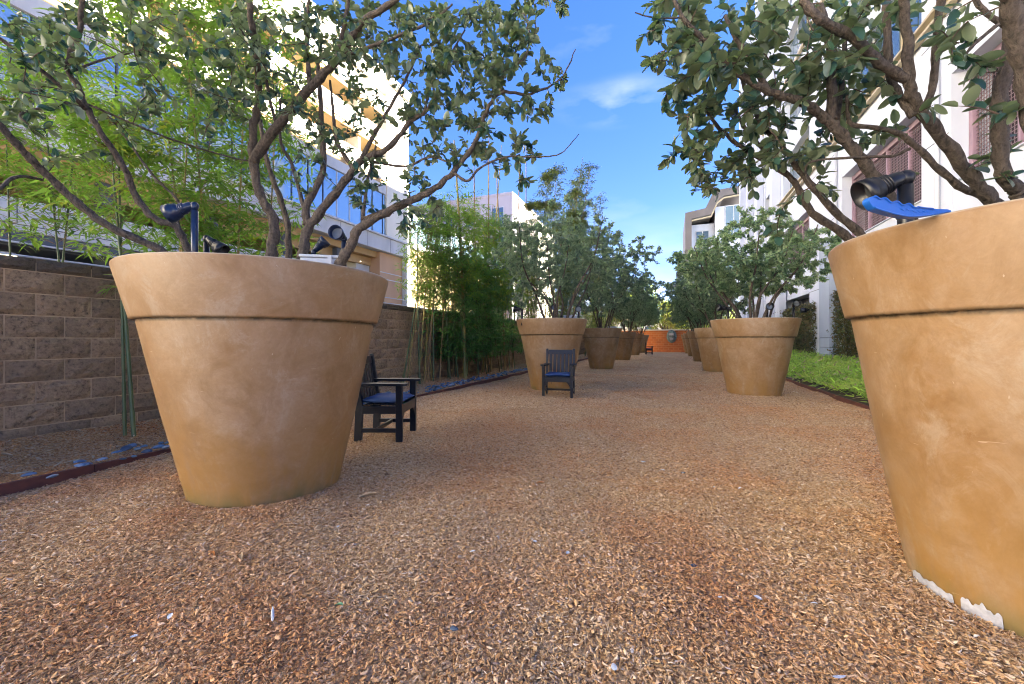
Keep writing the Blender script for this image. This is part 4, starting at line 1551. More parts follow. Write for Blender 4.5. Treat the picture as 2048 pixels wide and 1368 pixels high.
def culm(root, pts, r0, m, origin):
    """jointed stem: swollen rings at the nodes"""
    P, Rr = [], []
    tot = len(pts)
    ln = sum((pts[i + 1] - pts[i]).length for i in range(tot - 1))
    nn = max(6, int(ln / 0.28))
    for i in range(nn):
        t = i / nn
        k = t * (tot - 1)
        j = min(int(k), tot - 2)
        p = pts[j].lerp(pts[j + 1], k - j)
        r = r0 * (1 - 0.65 * t)
        k2 = (i + 0.06) / nn * (tot - 1)
        j2 = min(int(k2), tot - 2)
        p2 = pts[j2].lerp(pts[j2 + 1], k2 - j2)
        P += [p - origin, p2 - origin]
        Rr += [r * 1.28, r]
    P.append(pts[-1] - origin)
    Rr.append(r0 * 0.3)
    MB().tube(P, Rr, 7, False).build('culm', m, root)


def fan_leaves(centers, rr, n_fan, ln, spread=0.12, droop=0.5):
    P, D, U = [], [], []
    for c in centers:
        a0 = rr.uniform(0, 6.28)
        for k in range(n_fan):
            a = a0 + rr.uniform(-1.1, 1.1)
            P.append([c.x + rr.gauss(0, spread * 0.3), c.y + rr.gauss(0, spread * 0.3), c.z + rr.gauss(0, spread * 0.3)])
            D.append([math.cos(a), math.sin(a), rr.uniform(-droop * 1.4, 0.35)])
            U.append([rr.gauss(0, 0.4), rr.gauss(0, 0.4), 1])
    P, D, U = np.array(P), np.array(D), np.array(U)
    S = ln * nr.uniform(0.55, 1.25, len(P))
    return scatter(*BLADE, P, frames(D, U), S)


def bamboo(label, culms, leaf_spec, seed, leafm, culm_m, ln=0.13, group='bamboo clumps along the block wall', nf=5):
    """culms: (p0, p1, r). leaf_spec: (zmin, zmax, n, radius) around each culm"""
    rr = random.Random(seed)
    o0 = Vector(culms[0][0])
    root = empty('bamboo', o0, 0, label, 'bamboo', group)
    cen = []
    tw = MB()
    for i, (p0, p1, r0) in enumerate(culms):
        pts = culm_pts(Vector(p0), Vector(p1), rr)
        culm(root, pts, r0, culm_m[i % len(culm_m)] if isinstance(culm_m, list) else culm_m, o0)
        z0, z1, n, rad = leaf_spec
        for _ in range(n):
            z = rr.uniform(z0, z1)
            t = (z - p0[2]) / max(0.1, p1[2] - p0[2])
            t = max(0.02, min(1.0, t))
            k = t * (len(pts) - 1)
            j = min(int(k), len(pts) - 2)
            q = pts[j].lerp(pts[j + 1], k - j)
            a = rr.uniform(0, 6.28)
            rd = rad * rr.uniform(0.15, 1.0) ** 0.7
            e = Vector((q.x + rd * math.cos(a) * 0.8, q.y + rd * math.sin(a), q.z + rr.uniform(-0.1, 0.35) * rad))
            if e.x < XW + 0.12 and e.z < 2.0 and q.x > XW:
                e.x = XW + 0.12 + rr.uniform(0, 0.2)
            e2 = q.lerp(e, 0.5) + Vector((0, 0, 0.05))
            tw.tube([q - o0, e2 - o0, e - o0], [0.003, 0.002, 0.0012], 3, False)
            cen += [e2.lerp(e, u) for u in (0.35, 0.7, 1.0)]
    tw.build('twigs', M['culm_brown'], root)['kind'] = 'stuff'
    V, Fc = fan_leaves(cen, rr, nf, ln)
    V = V - np.array(tuple(o0))
    f = link('foliage', np_mesh('foliage', V, Fc, leafm, False), root)
    f['kind'] = 'stuff'
    return root


def cu(bx, by, tx, ty, X, r, dX=0.0):
    """culm whose foot is on the bed in plane X=..., head towards pixel (tx,ty)"""
    z0 = 0.05
    p = planeX(bx, by, X)
    p0 = Vector((X, p.y, z0))
    p1 = planeX(tx, ty, X + dX)
    return (p0, p1, r)


# near pair in front of the wall, left of the near pot
bamboo('two slim dark green bamboo stems before the wall left of the near pot',
       [cu(268, 884, 222, 300, -5.3, 0.019), cu(250, 870, 236, 250, -5.42, 0.016, 0.1)], (2.0, 4.6, 70, 0.55), 1, M['bamboo_leaf'], M['culm_green'], 0.17, nf=5)
# bright foliage behind the near tree
bamboo('bright yellow-green bamboo behind the trunks of the near left tree',
       [cu(430, 800, 352, -60, -5.25, 0.017), cu(470, 800, 495, 60, -5.3, 0.017), cu(520, 800, 560, 60, -5.5, 0.015), cu(400, 800, 300, 0, -5.4, 0.015), cu(340, 800, 390, 40, -5.6, 0.015)],
       (1.7, 5.6, 130, 0.85), 2, M['bamboo_leaf'], M['culm'], 0.20, nf=6)
bamboo('yellow-green bamboo arching over the near left corner by the garage',
       [cu(150, 850, 80, 120, -6.8, 0.013), cu(90, 850, 170, 60, -6.9, 0.013), cu(30, 850, 10, 200, -6.9, 0.013)], (2.2, 4.8, 110, 0.75), 3, M['bamboo_leaf'], M['culm_green'], 0.18, nf=5)
bamboo('young bamboo with golden stems leaning right beside the half hidden armchair',
       [cu(805, 772, 872, 400, -5.55, 0.018, 0.0), cu(812, 776, 858, 470, -5.5, 0.013, 0.1), cu(800, 772, 862, 520, -5.6, 0.011), cu(816, 776, 880, 440, -5.45, 0.010)],
       (2.0, 4.6, 80, 0.65), 4, M['bamboo_leaf'], [M['culm_green'], M['culm'], M['culm'], M['culm_brown']], 0.17, nf=4)
# the dense clump
cl = []
rq = random.Random(9)
for k in range(20):
    bx = rq.uniform(895, 1030)
    cl.append(cu(bx, 760, bx + rq.uniform(-40, 30), rq.uniform(400, 520), rq.uniform(-5.7, -5.2), rq.uniform(0.012, 0.02)))
bamboo('dense dark green bamboo clump covering the block wall left of the second pot', cl, (0.6, 3.4, 90, 0.8), 5, M['bamboo_dark'],
       [M['culm_green'], M['culm_brown'], M['culm_green']], 0.20, nf=5)
cl = [cu(930, 765, 908, 280, -5.3, 0.05), cu(955, 760, 948, 330, -5.45, 0.036), cu(982, 755, 978, 250, -5.4, 0.034), cu(965, 755, 1003, 290, -5.6, 0.03), cu(1010, 750, 992, 330, -5.4, 0.034),
      cu(1025, 745, 1040, 300, -5.5, 0.034), cu(1060, 740, 1052, 280, -5.4, 0.034)]
bamboo('tall thin bamboo culms rising above the dense clump against the sky', cl, (2.2, 4.9, 200, 0.9), 6, M['bamboo_leaf'], [M['culm'], M['culm_brown'], M['culm_brown']], 0.20, nf=6)
cl = []
for k in range(9):
    bx = rq.uniform(835, 915)
    cl.append(cu(bx, 768, bx + rq.uniform(-15, 40), rq.uniform(385, 470), rq.uniform(-5.75, -5.3), rq.uniform(0.014, 0.022)))
bamboo('airy yellow-green bamboo between the leaning golden stems and the dense dark clump', cl, (1.9, 4.7, 60, 0.6), 7, M['bamboo_leaf'], [M['culm'], M['culm_brown'], M['culm_green']], 0.16, nf=4)
# bare side shoots on the tall culms
for i, (yy, hh, nn, lab) in enumerate(((17.2, 9.2, 9, 'tall bamboo with olive crown above the second left pot'),
                                       (20.8, 9.6, 9, 'tall bamboo with olive crown standing further along the wall'),
                                       (25.0, 9.3, 9, 'tall bamboo near the middle of the left bed'),
                                       (30.0, 7.8, 7, 'tall bamboo towards the end of the left bed'),
                                       (35.0, 7.2, 6, 'last tall bamboo before the orange wall'))):
    cl = []
    for k in range(nn):
        y0 = yy + rq.uniform(-2.6, 2.6)
        x0 = rq.uniform(-5.7, -4.9)
        cl.append(((x0, y0, 0.05), (x0 + rq.uniform(-0.3, 1.5), y0 + rq.uniform(-0.6, 0.6), hh * rq.uniform(0.62, 1.06)), rq.uniform(0.02, 0.03)))
    bamboo(lab, cl, (1.6, hh * 1.0, 190, 0.5), 30 + i, M['bamboo_high'], [M['culm'], M['culm_brown'], M['culm_green']], 0.20, nf=5)


# ================================================================ RIGHT PLANTING
def grass_bed():
    rr = nr
    n = 62000
    y = 4.5 + (34 - 4.5) * rr.uniform(0, 1, n) ** 1.7
    x = rr.uniform(XR + 0.06, 6.3, n)
    hgt = 0.16 + 0.22 * np.clip((x - XR) / 0.9, 0.0, 1) + 0.08 * np.sin(2.3 * x + 1.9 * y) * np.sin(1.1 * y)
    z = 0.05 + hgt * rr.uniform(0.25, 1.0, n)
    a = rr.uniform(0, 2 * np.pi, n)
    el = rr.uniform(-0.2, 1.5, n)
    D = np.stack([np.cos(a), np.sin(a), el], 1)
    U = np.stack([rr.normal(0, 0.5, n), rr.normal(0, 0.5, n), np.ones(n)], 1)
    S = rr.uniform(0.10, 0.24, n) * (1 + np.clip((y - 12) / 20, 0, 0.8))
    V, Fc = scatter(*BLADE, np.stack([x, y, z], 1), frames(D, U), S)
    o = link('ground_bamboo', np_mesh('ground_bamboo', V, Fc, M['grass'], False))
    o.data.materials.append(M['dry_leaf'])
    mi = (nr.uniform(0, 1, n) < 0.07).astype(np.int32)
    o.data.polygons.foreach_set('material_index', np.repeat(mi, 2))
    tag(o, 'knee-high lime green dwarf bamboo along the white building', 'ground cover', kind='stuff')


grass_bed()


def leafy_box(name, x0, x1, y0, y1, z1, n, label, seed, m, s=0.115):
    rr = np.random.RandomState(seed)
    root = empty(name, ((x0 + x1) / 2, (y0 + y1) / 2, 0.04), 0, label, 'hedge', 'clipped hedges between the white columns')
    o = np.array(tuple(root.location))
    # leaves concentrated towards the skin
    P = rr.uniform(0, 1, (n, 3))
    k = rr.randint(0, 3, n)
    for ax in range(3):
        sel = k == ax
        e = rr.beta(0.4, 0.4, sel.sum())
        P[sel, ax] = e if ax < 2 else 1 - rr.beta(0.5, 1.4, sel.sum()) * 1.0
    bx = np.array([x0, y0, 0.1])
    ex = np.array([x1 - x0, y1 - y0, z1 - 0.1])
    P = bx + P * ex + rr.normal(0, 0.05, (n, 3))
    D = rr.normal(0, 1, (n, 3))
    U = rr.normal(0, 0.6, (n, 3)) + np.array([0, 0, 1])
    V, Fc = scatter(*SMALL_LEAF, P - o, frames(D, U), s * rr.uniform(0.6, 1.3, n))
    f = link('foliage', np_mesh('foliage', V, Fc, m, False), root)
    f['kind'] = 'stuff'
    st = MB()
    for _ in range(14):
        a, b_ = rr.uniform(x0 + 0.1, x1 - 0.1), rr.uniform(y0 + 0.2, y1 - 0.2)
        p = Vector((a, b_, 0.0)) - root.location
        st.tube([p, p + Vector((rr.uniform(-.15, .15), rr.uniform(-.3, .3), z1 * 0.45)), p + Vector((rr.uniform(-.3, .3), rr.uniform(-.6, .6), z1 * 0.9))], [0.02, 0.013, 0.004], 4, False)
    st.build('stems', M['twig'], root)


leafy_box('hedge', 5.75, 6.5, 12.0, 19.0, 2.9, 26000, 'brown and green hedge right of the white column, beside the near right pot', 1, M['hedge'])
leafy_box('hedge', 5.75, 6.6, 21.6, 29.0, 2.7, 22000, 'brown and green hedge left of the white column, behind the second right pot', 2, M['hedge'], 0.13)
leafy_box('hedge', 5.75, 6.5, 5.0, 11.9, 2.9, 6000, 'hedge hidden mostly behind the near right pot', 3, M['hedge'])


# ================================================================ RIGHT BUILDING
def wbx(parent, name, a, b_, m, bev=0):
    o = MB().box(a, b_).build(name, m, parent)
    if bev:
        bevel(o, bev, 1)
    return o


XB = 6.0
rb = empty('white_building', (XB, 0, 0), 0, 'tall white building with mauve framed wire screens on the right', 'building')
HT = 25.5
bays = [(5.6, 12.4), (13.55, 18.8), (22.6, 27.4), (29.6, 32.2), (33.4, 35.9), (37.1, 39.2)]
solids = []
y = 1.0
for a, b_ in bays:
    solids.append((y, a))
    y = b_
solids.append((y, 40.3))
wbx(rb, 'wall', (0.9, 1, 0), (14, 40.2, HT - 0.3), M['grey_wall'])
for a, b_ in solids:
    wbx(rb, 'pier', (0, a, 0), (0.898, b_, HT), M['white_wall'], 0.02)
for bi, (a, b_) in enumerate(bays):
    e = 0.003
    # ground floor recess above the hedge
    wbx(rb, 'lintel', (0.05, a + e, 3.3), (0.897, b_ - e, 4.72), M['white_wall'])
    wbx(rb, 'recess_shade_panel', (0.6, a + e, 0.02), (0.89, b_ - e, 3.29), M['shade_grey'])  # ground floor wall in dark grey, the shade behind the hedge painted in
    levels = [(4.78, 7.15)] if bi < 3 else []
    if bi < 3:
        z0, z1 = levels[0]
        wbx(rb, 'header', (0.03, a + e, z1 + 0.1), (0.896, b_ - e, 8.68), M['white_wall'])
        wbx(rb, 'screen_backing', (0.72, a + e, 4.74), (0.86, b_ - e, z1 + 0.09), M['screen_back'])
        fr = 0.13
        wbx(rb, 'screen_frame', (0.32, a + e, z0 - 0.05), (0.44, b_ - e, z0 + fr), M['mauve'], 0.01)
        wbx(rb, 'screen_frame', (0.32, a + e, z1 - 0.08), (0.44, b_ - e, z1 + 0.08), M['mauve'], 0.01)
        wbx(rb, 'screen_frame', (0.321, a + e, z0 + fr + 0.002), (0.441, a + fr, z1 - 0.082), M['mauve'], 0.01)
        wbx(rb, 'screen_frame', (0.321, b_ - fr, z0 + fr + 0.002), (0.441, b_ - e, z1 - 0.082), M['mauve'], 0.01)
        npan = max(2, round((b_ - a) / 1.3))
        pw = (b_ - a - 2 * fr) / npan
        for k in range(npan):
            ya = a + fr + k * pw
            if k:
                wbx(rb, 'mullion', (0.325, ya - 0.025, z0 + fr + 0.002), (0.437, ya + 0.025, z1 - 0.082), M['mauve'], 0.006)
            wir = MB()
            cell = 0.085
            zz = z0 + fr + 0.03
            i = 0
            while zz < z1 - 0.1:
                wir.box((0.372, ya + 0.03, zz), (0.384, ya + pw - 0.03, zz + 0.014))
                zz += cell
            yy = ya + 0.05
            while yy < ya + pw - 0.03:
                wir.box((0.386, yy, z0 + fr + 0.01), (0.398, yy + 0.014, z1 - 0.09))
                yy += cell
            wir.build('wire_screen', M['screen'], rb)
        # sloped sill under the screen
        MB().prism([(0.0, 4.70), (0.0, 4.722), (0.32, 4.76), (0.32, 4.70)], a + e, b_ - e).build('sill', M['white_wall'], rb)
        up = 8.68
    else:
        up = 3.3
    # upper windows
    zf = 9.25 if bi < 3 else 5.4
    while zf < HT - 2.4:
        wbx(rb, 'spandrel', (0.06, a + e, zf - (0.55 if zf < 9.3 and bi < 3 else 1.35)), (0.894, b_ - e, zf), M['white_wall'])
        n = max(1, round((b_ - a) / 1.7))
        pw = (b_ - a) / n
        for k in range(n):
            ya, yb = a + k * pw + 0.04, a + (k + 1) * pw - 0.04
            w0 = wbx(rb, 'window', (0.36, ya, zf + 0.004), (0.44, yb, zf + 2.0), M['trim'] if k % 2 else M['frame'])
            wbx(w0, 'pane', (0.33, ya + 0.08, zf + 0.09), (0.355, (ya + yb) / 2 - 0.03, zf + 1.91), M['glass'])
            wbx(w0, 'pane', (0.33, (ya + yb) / 2 + 0.03, zf + 0.09), (0.355, yb - 0.08, zf + 1.91), M['glass'])
        zf += 3.35
    wbx(rb, 'spandrel', (0.06, a + e, zf - 1.35), (0.894, b_ - e, HT - 0.01), M['white_wall'])
for a, b_ in solids[:-1]:
    for z in (3.3, 5.9, 8.4, 11.6, 14.8, 18.0):
        if b_ > 2:
            wbx(rb, 'joint', (-0.0025, a + 0.021, z), (0.012, b_ - 0.021, z + 0.022), M['frame_dark'])
for a, b_ in solids[1:3]:
    if b_ - a > 1.0:
        MB().tube([(-0.06, a + 0.35, 0.1), (-0.06, a + 0.35, 8.6)], 0.045, 8).build('downpipe', M['frame'], rb)
# two gold string courses
for z in (8.72, 8.98):
    MB().prism([(-0.16, z), (-0.16, z + 0.07), (-0.002, z + 0.12), (-0.002, z)], 1.1, 28.6).build('string_course', M['trim'], rb)
for z in (15.3, 21.9):
    wbx(rb, 'string_course', (-0.12, 1.1, z), (-0.002, 40.2, z + 0.18), M['trim'])
# projecting flat pilasters on the far half
for yy in (28.2, 32.8, 36.5, 39.9):
    wbx(rb, 'pilaster', (-0.45, yy - 0.28, 0), (-0.003, yy + 0.28, HT + 0.2), M['white_wall'], 0.02)
# free-standing looking column with dark joint lines
col = planeX(1638, 700, XB - 0.35)
col2 = planeX(1658, 700, XB - 0.35)
for z0, z1 in ((0.0, 0.52), (0.535, 0.80), (0.815, 1.18), (1.195, 4.9)):
    wbx(rb, 'column_drum', (-0.35, col2.y, z0), (-0.004, col.y, z1), M['grey_wall'], 0.012)
wbx(rb, 'column_core', (-0.335, col2.y + 0.015, 0), (-0.005, col.y - 0.015, 4.85), M['frame_dark'])
for yy in (26.6, 34.4):
    wbx(rb, 'pilaster', (-0.35, yy, 0), (-0.004, yy + 1.0, 4.9), M['white_wall'], 0.012)
# wall lamps under the recess
for pxx, pyy in ((1602, 620), (1508, 628)):
    p = planeX(pxx, pyy, XB - 0.5)
    e = empty('wall_lamp', (p.x + 0.1, p.y, p.z), 0, 'small dark wall lamp on the white building %s' % ('by the second right pot' if pxx == 1602 else 'deep behind the second right tree'), 'lamp')
    MB().box((0.0, -0.05, -0.05), (0.40, 0.05, 0.05)).build('bracket', M['spot_black'], e)
    MB().lathe([(0.001, 0.1), (0.10, 0.08), (0.13, -0.12), (0.001, -0.12)], 12).build('shade', M['spot_black'], e)

# ================================================================ FAR RIGHT: building with the stepped brown eave
fb = empty('eave_building', (1.8, 55, 0), 0, 'far pale building with a stepped brown overhanging roof', 'building')
wbx(fb, 'wall', (0.55, 0.0, 0), (4.0, 9, 15.4), M['white_wall'])
wbx(fb, 'wall', (3.1, -1.2, 0), (9.5, 9, 17.0), M['white_wall'])
prof = [(-0.2, 12.0), (-0.2, 16.4), (2.0, 16.7), (2.7, 18.2), (3.4, 18.7), (9.6, 19.1), (9.6, 18.3), (3.9, 17.9), (3.3, 17.4), (2.6, 15.9), (0.5, 15.6), (0.5, 12.0)]
prof2 = [(a, z) for a, z in prof]
MB().prism(prof2, -2.2, 8.5).build('roof', M['eave'], fb)
MB().prism([(0.5, 15.45), (2.55, 15.75), (3.2, 17.25), (3.9, 17.75), (9.4, 18.15), (9.4, 18.0), (3.95, 17.6), (3.3, 17.1), (2.65, 15.6), (0.5, 15.3)], -2.26, -2.05).build('gold_edge', M['trim'], fb)
for (xa, xb, za, zb, yy) in ((1.0, 2.6, 12.2, 14.6, 0.0), (4.1, 6.0, 13.2, 17.0, -1.2), (1.0, 2.6, 8.5, 11, 0.0), (4.1, 6.0, 9.0, 11.8, -1.2)):
    w0 = wbx(fb, 'window', (xa, yy - 0.10, za), (xb, yy - 0.002, zb), M['frame'])
    wbx(w0, 'pane', (xa + 0.12, yy - 0.13, za + 0.12), ((xa + xb) / 2 - 0.05, yy - 0.102, zb - 0.12), M['glass'])
    wbx(w0, 'pane', ((xa + xb) / 2 + 0.05, yy - 0.13, za + 0.12), (xb - 0.12, yy - 0.102, zb - 0.12), M['glass'])

tb = empty('balcony_tower', (1.9, 82, 0), 0, 'distant cream tower with stacked dark balconies', 'building')
wbx(tb, 'wall', (0, 0, 0), (7, 8, 16.5), M['white_wall'])
for z, x0 in ((14.6, -1.0), (13.4, -1.0), (11.2, -2.2), (10.0, -2.2), (7.6, -2.2), (6.4, -1.6)):
    b2 = wbx(tb, 'balcony', (x0, -0.6, z), (x0 + 2.0, 3, z + 0.32), M['frame_dark'])
    wbx(b2, 'post', (x0 + 1.6, -0.5, z - 1.2), (x0 + 1.85, -0.3, z - 0.003), M['frame_dark'])
wbx(tb, 'downpipe', (0.6, -0.3, 0), (0.85, -0.05, 16), M['ochre'])

# ================================================================ LEFT BUILDING
XL = -22.0
lb = empty('balcony_building', (XL, 0, 0), 0, 'long cream building with glass balconies and sunlit bands on the left', 'building')
Y1 = 30.3
wbx(lb, 'wall', (-9, -12, 9.0), (-2.2, Y1 - 0.02, 22.0), M['cream'])
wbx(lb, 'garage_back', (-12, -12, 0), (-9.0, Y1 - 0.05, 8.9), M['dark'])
wbx(lb, 'floor_slab', (-8.99, -12, -0.3), (0.3, Y1 + 25, 0.02), M['shade_grey'])
# lower parapet beam of the garage, seen over the block wall
wbx(lb, 'garage_parapet', (-0.35, -12, 5.05), (0, 26.9, 6.25), M['beam'], 0.02)
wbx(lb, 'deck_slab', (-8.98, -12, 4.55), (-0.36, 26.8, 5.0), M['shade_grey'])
wbx(lb, 'shade_strip', (-0.355, -12, 4.62), (-0.05, 26.8, 5.046), M['shade_grey'])  # solid strip whose dark grey stands for shadow under the parapet
wbx(lb, 'parapet_joint', (0.002, -12, 5.28), (0.012, 26.8, 5.31), M['shade_grey'])
for k in range(9):
    yy = -8 + k * 4.4
    wbx(lb, 'garage_column', (-1.2, yy, 0.03), (-0.75, yy + 0.45, 4.54), M['shade_grey'])
    wbx(lb, 'garage_column', (-1.2, yy, 5.01), (-0.75, yy + 0.45, 8.3), M['shade_grey'])
MB().box((-8.97, -12, 7.9), (-0.6, 27, 8.38)).build('soffit', M['ochre'], lb)
wbx(lb, 'drop_beam', (-1.6, -12, 7.25), (-1.2, 27, 7.89), M['ochre'])
# main slab edge
wbx(lb, 'slab_edge', (-9.01, -12, 8.4), (0.12, Y1 + 0.2, 9.55), M['beam'], 0.02)
wbx(lb, 'ledge', (-0.3, -12, 9.552), (0.28, Y1 + 0.3, 9.70), M['beam'], 0.02)
for k in range(14):
    wbx(lb, 'slab_joint', (0.1205, -8 + k * 2.75, 8.42), (0.128, -7.97 + k * 2.75, 9.53), M['shade_grey'])
    wbx(lb, 'parapet_joint', (0.002, -8 + k * 2.5, 5.33), (0.010, -7.97 + k * 2.5, 6.22), M['shade_grey'])
# glazed storey: panes and mullions, part by part
ya = -6.0
while ya < Y1 - 3.2:
    o = wbx(lb, 'pane', (-0.10, ya + 0.06, 9.72), (-0.06, ya + 1.16, 13.1), M['rail_glass'])
    wbx(lb, 'mullion', (-0.14, ya - 0.03, 9.72), (-0.02, ya + 0.04, 13.1), M['frame_dark'] if int(ya * 3) % 3 else M['frame'])
    ya += 1.22
wbx(lb, 'glazing_back', (-0.9, -12, 9.72), (-0.7, Y1 - 3.1, 13.2), M['frame'])
wbx(lb, 'head', (-2.19, -12, 13.12), (0.06, Y1 - 3.05, 13.85), M['beam'])
# sunlit floors
for zf in (14.2, 17.05, 19.9):
    wbx(lb, 'balcony_slab', (-2.19, -12, zf - 0.32), (-0.02, Y1 - 3.0, zf), M['ochre'])
    wbx(lb, 'balcony_parapet', (-0.22, -12, zf + 0.002), (0.08, Y1 - 3.0, zf + 1.25), M['cream'], 0.02)
    yy = -9.0
    i = 0
    while yy < Y1 - 5:
        w0 = wbx(lb, 'window', (-2.18, yy, zf + 0.05), (-2.08, yy + 1.7, zf + 2.35), M['frame_dark'])
        wbx(w0, 'pane', (-2.078, yy + 0.1, zf + 0.15), (-2.05, yy + 0.82, zf + 2.25), M['glass'])
        wbx(w0, 'pane', (-2.078, yy + 0.9, zf + 0.15), (-2.05, yy + 1.6, zf + 2.25), M['glass'])
        if i % 2 == 0:
            wbx(lb, 'fin', (-2.0, yy - 0.6, zf + 0.05), (-0.25, yy - 0.35, zf + 2.5), M['cream'])
        yy += 3.4
        i += 1
wbx(lb, 'roof', (-9.0, -12, 22.45), (0.5, Y1 + 0.1, 22.95), M['cream'], 0.02)
wbx(lb, 'roof_fascia', (-0.9, -12, 21.5), (0.3, Y1 - 3.0, 22.44), M['cream'])
# plain end bay
wbx(lb, 'end_bay', (-9, Y1 - 2.96, 9.72), (0.10, Y1, 22.43), M['cream'], 0.02)
# panel under the slab with three pale lines, and the corner post
wbx(lb, 'tan_wall', (-1.3, 26.9, 0.0), (-0.3, Y1 - 0.4, 8.38), M['tan'])
wbx(lb, 'side_wall', (-3.0, 25.4, 0.0), (-1.35, 26.89, 8.38), M['beam'])
for z in (3.4, 3.95, 6.15, 6.7):
    wbx(lb, 'reveal_line', (-0.298, 26.95, z), (-0.27, Y1 - 0.45, z + 0.07), M['beam'])
wbx(lb, 'corner_post', (-0.5, Y1 - 0.38, 0), (0.1, Y1 + 0.45, 8.39), M['beam'], 0.02)
# garage ceiling lamps
for i, (yy, zz) in enumerate(((7.0, 4.25), (25.7, 7.4), (24.0, 7.3))):
    e = empty('ceiling_lamp', (XL - 1.0 - 0.5 * i, yy, zz), 0, 'round lit ceiling lamp in the garage, %s' % ('seen over the block wall at the left', 'near the tan panel', 'second one near the tan panel')[i], 'lamp', 'lit lamps under the garage ceiling')
    MB().lathe([(0.001, 0.12), (0.3, 0.10), (0.33, 0.0)], 16).build('housing', M['beam'], e)
    MB().lathe([(0.32, 0.0), (0.25, -0.10), (0.001, -0.14)], 16).build('diffuser', M['lampglow'], e)
# barrier cables and posts on the garage edge
wbx(lb, 'bounce_wing', (-9, -75, 0), (0.0, -12.05, 22.4), M['cream'])  # unseen wing behind the camera, put in to reflect sun onto the pots
br = empty('cable_barrier', (XL + 3.0, 0, 0), 0, 'steel rails with a punched white post above the block wall', 'railing')
for zz in (3.75, 4.15):
    MB().tube([(0, -6, zz), (0, 26, zz)], 0.035, 6).build('rail', M['block_pipe'], br)
for yy in (9.6, 19.0):
    wbx(br, 'post', (-0.05, yy, 0), (0.02, yy + 0.16, 4.35), M['frame'])

# low sunlit wing beyond the tower
M['wing'] = simple('yellow_stucco', (0.42, 0.31, 0.15), 0.8, 0.1, 0.4, 0.1)
lw = empty('cream_wing', (XL, Y1 + 0.6, 0), 0, 'lower sunlit cream wing seen through the bamboo', 'building')
wbx(lw, 'wall', (-9, 0, 0), (0, 22, 9.4), M['wing'])
for k in range(9):
    wbx(lw, 'dark_opening', (0.002, 1.0 + k * 2.4, 1.0), (0.06, 2.1 + k * 2.4, 4.2), M['frame_dark'])  # dark panel painted in for the unlit inside of a window opening
    wbx(lw, 'rib', (0.002, 2.9 + k * 2.4, 0.2), (0.22, 3.1 + k * 2.4, 9.3), M['wing'])
wbx(lw, 'parapet', (-9, -0.05, 9.402), (0.2, 22.1, 9.9), M['beam'])
for k in range(15):
    ya = 0.3 + k * 1.45
    wbx(lw, 'pane', (-0.3, ya, 9.92), (-0.26, ya + 1.3, 12.6), M['rail_glass'])
    wbx(lw, 'mullion', (-0.34, ya + 1.32, 9.92), (-0.22, ya + 1.42, 12.9), M['frame'])
wbx(lw, 'wall', (-9, 0.2, 9.92), (-1.2, 22, 13.4), M['greywin'])
for yy in (3.2, 10.0, 16.0):
    w0 = wbx(lw, 'louvre_opening', (0.002, yy, 5.9), (0.05, yy + 2.6, 8.0), M['ochre'])
    for s_ in range(7):
        wbx(w0, 'louvre', (0.052, yy + 0.05, 6.0 + s_ * 0.28), (0.13, yy + 2.55, 6.08 + s_ * 0.28), M['trim'])

# far lilac-grey block
lg = empty('grey_building', (-23.6, 60, 0), 0, 'lilac-grey block with teal windows behind the bamboo', 'building')
wbx(lg, 'wall', (-26, 0, 0), (0, 14, 24.4), M['greywin'])
wbx(lg, 'parapet', (-26.1, -0.1, 24.402), (0.1, 14.1, 24.8), M['greywin'])
for (xa, xb, za, zb) in ((-12.3, -10.4, 19.6, 22.0), (-8.4, -6.4, 19.9, 22.2), (-3.6, -1.4, 19.4, 22.6), (-3.6, -1.4, 14.6, 17.8), (-8.2, -6.8, 15.8, 18.2), (-12.3, -10.4, 15.4, 17.8),
                         (-3.6, -1.4, 10.2, 13), (-8.2, -6.8, 10.6, 13), (-17, -15, 19.4, 21.8)):
    w0 = wbx(lg, 'window', (xa, -0.08, za), (xb, -0.002, zb), M['frame'])
    wbx(w0, 'pane', (xa + 0.12, -0.11, za + 0.12), ((xa + xb) / 2 - 0.04, -0.082, zb - 0.12), M['glass'])
    wbx(w0, 'pane', ((xa + xb) / 2 + 0.04, -0.11, za + 0.12), (xb - 0.12, -0.082, zb - 0.12), M['glass'])
wbx(lg, 'recess_band', (-4.2, -0.05, 9.5), (-3.7, -0.003, 23.0), M['grey_wall'])
wbx(lg, 'side_wing', (0.01, 3, 0), (3.2, 14, 21.0), M['cream'])


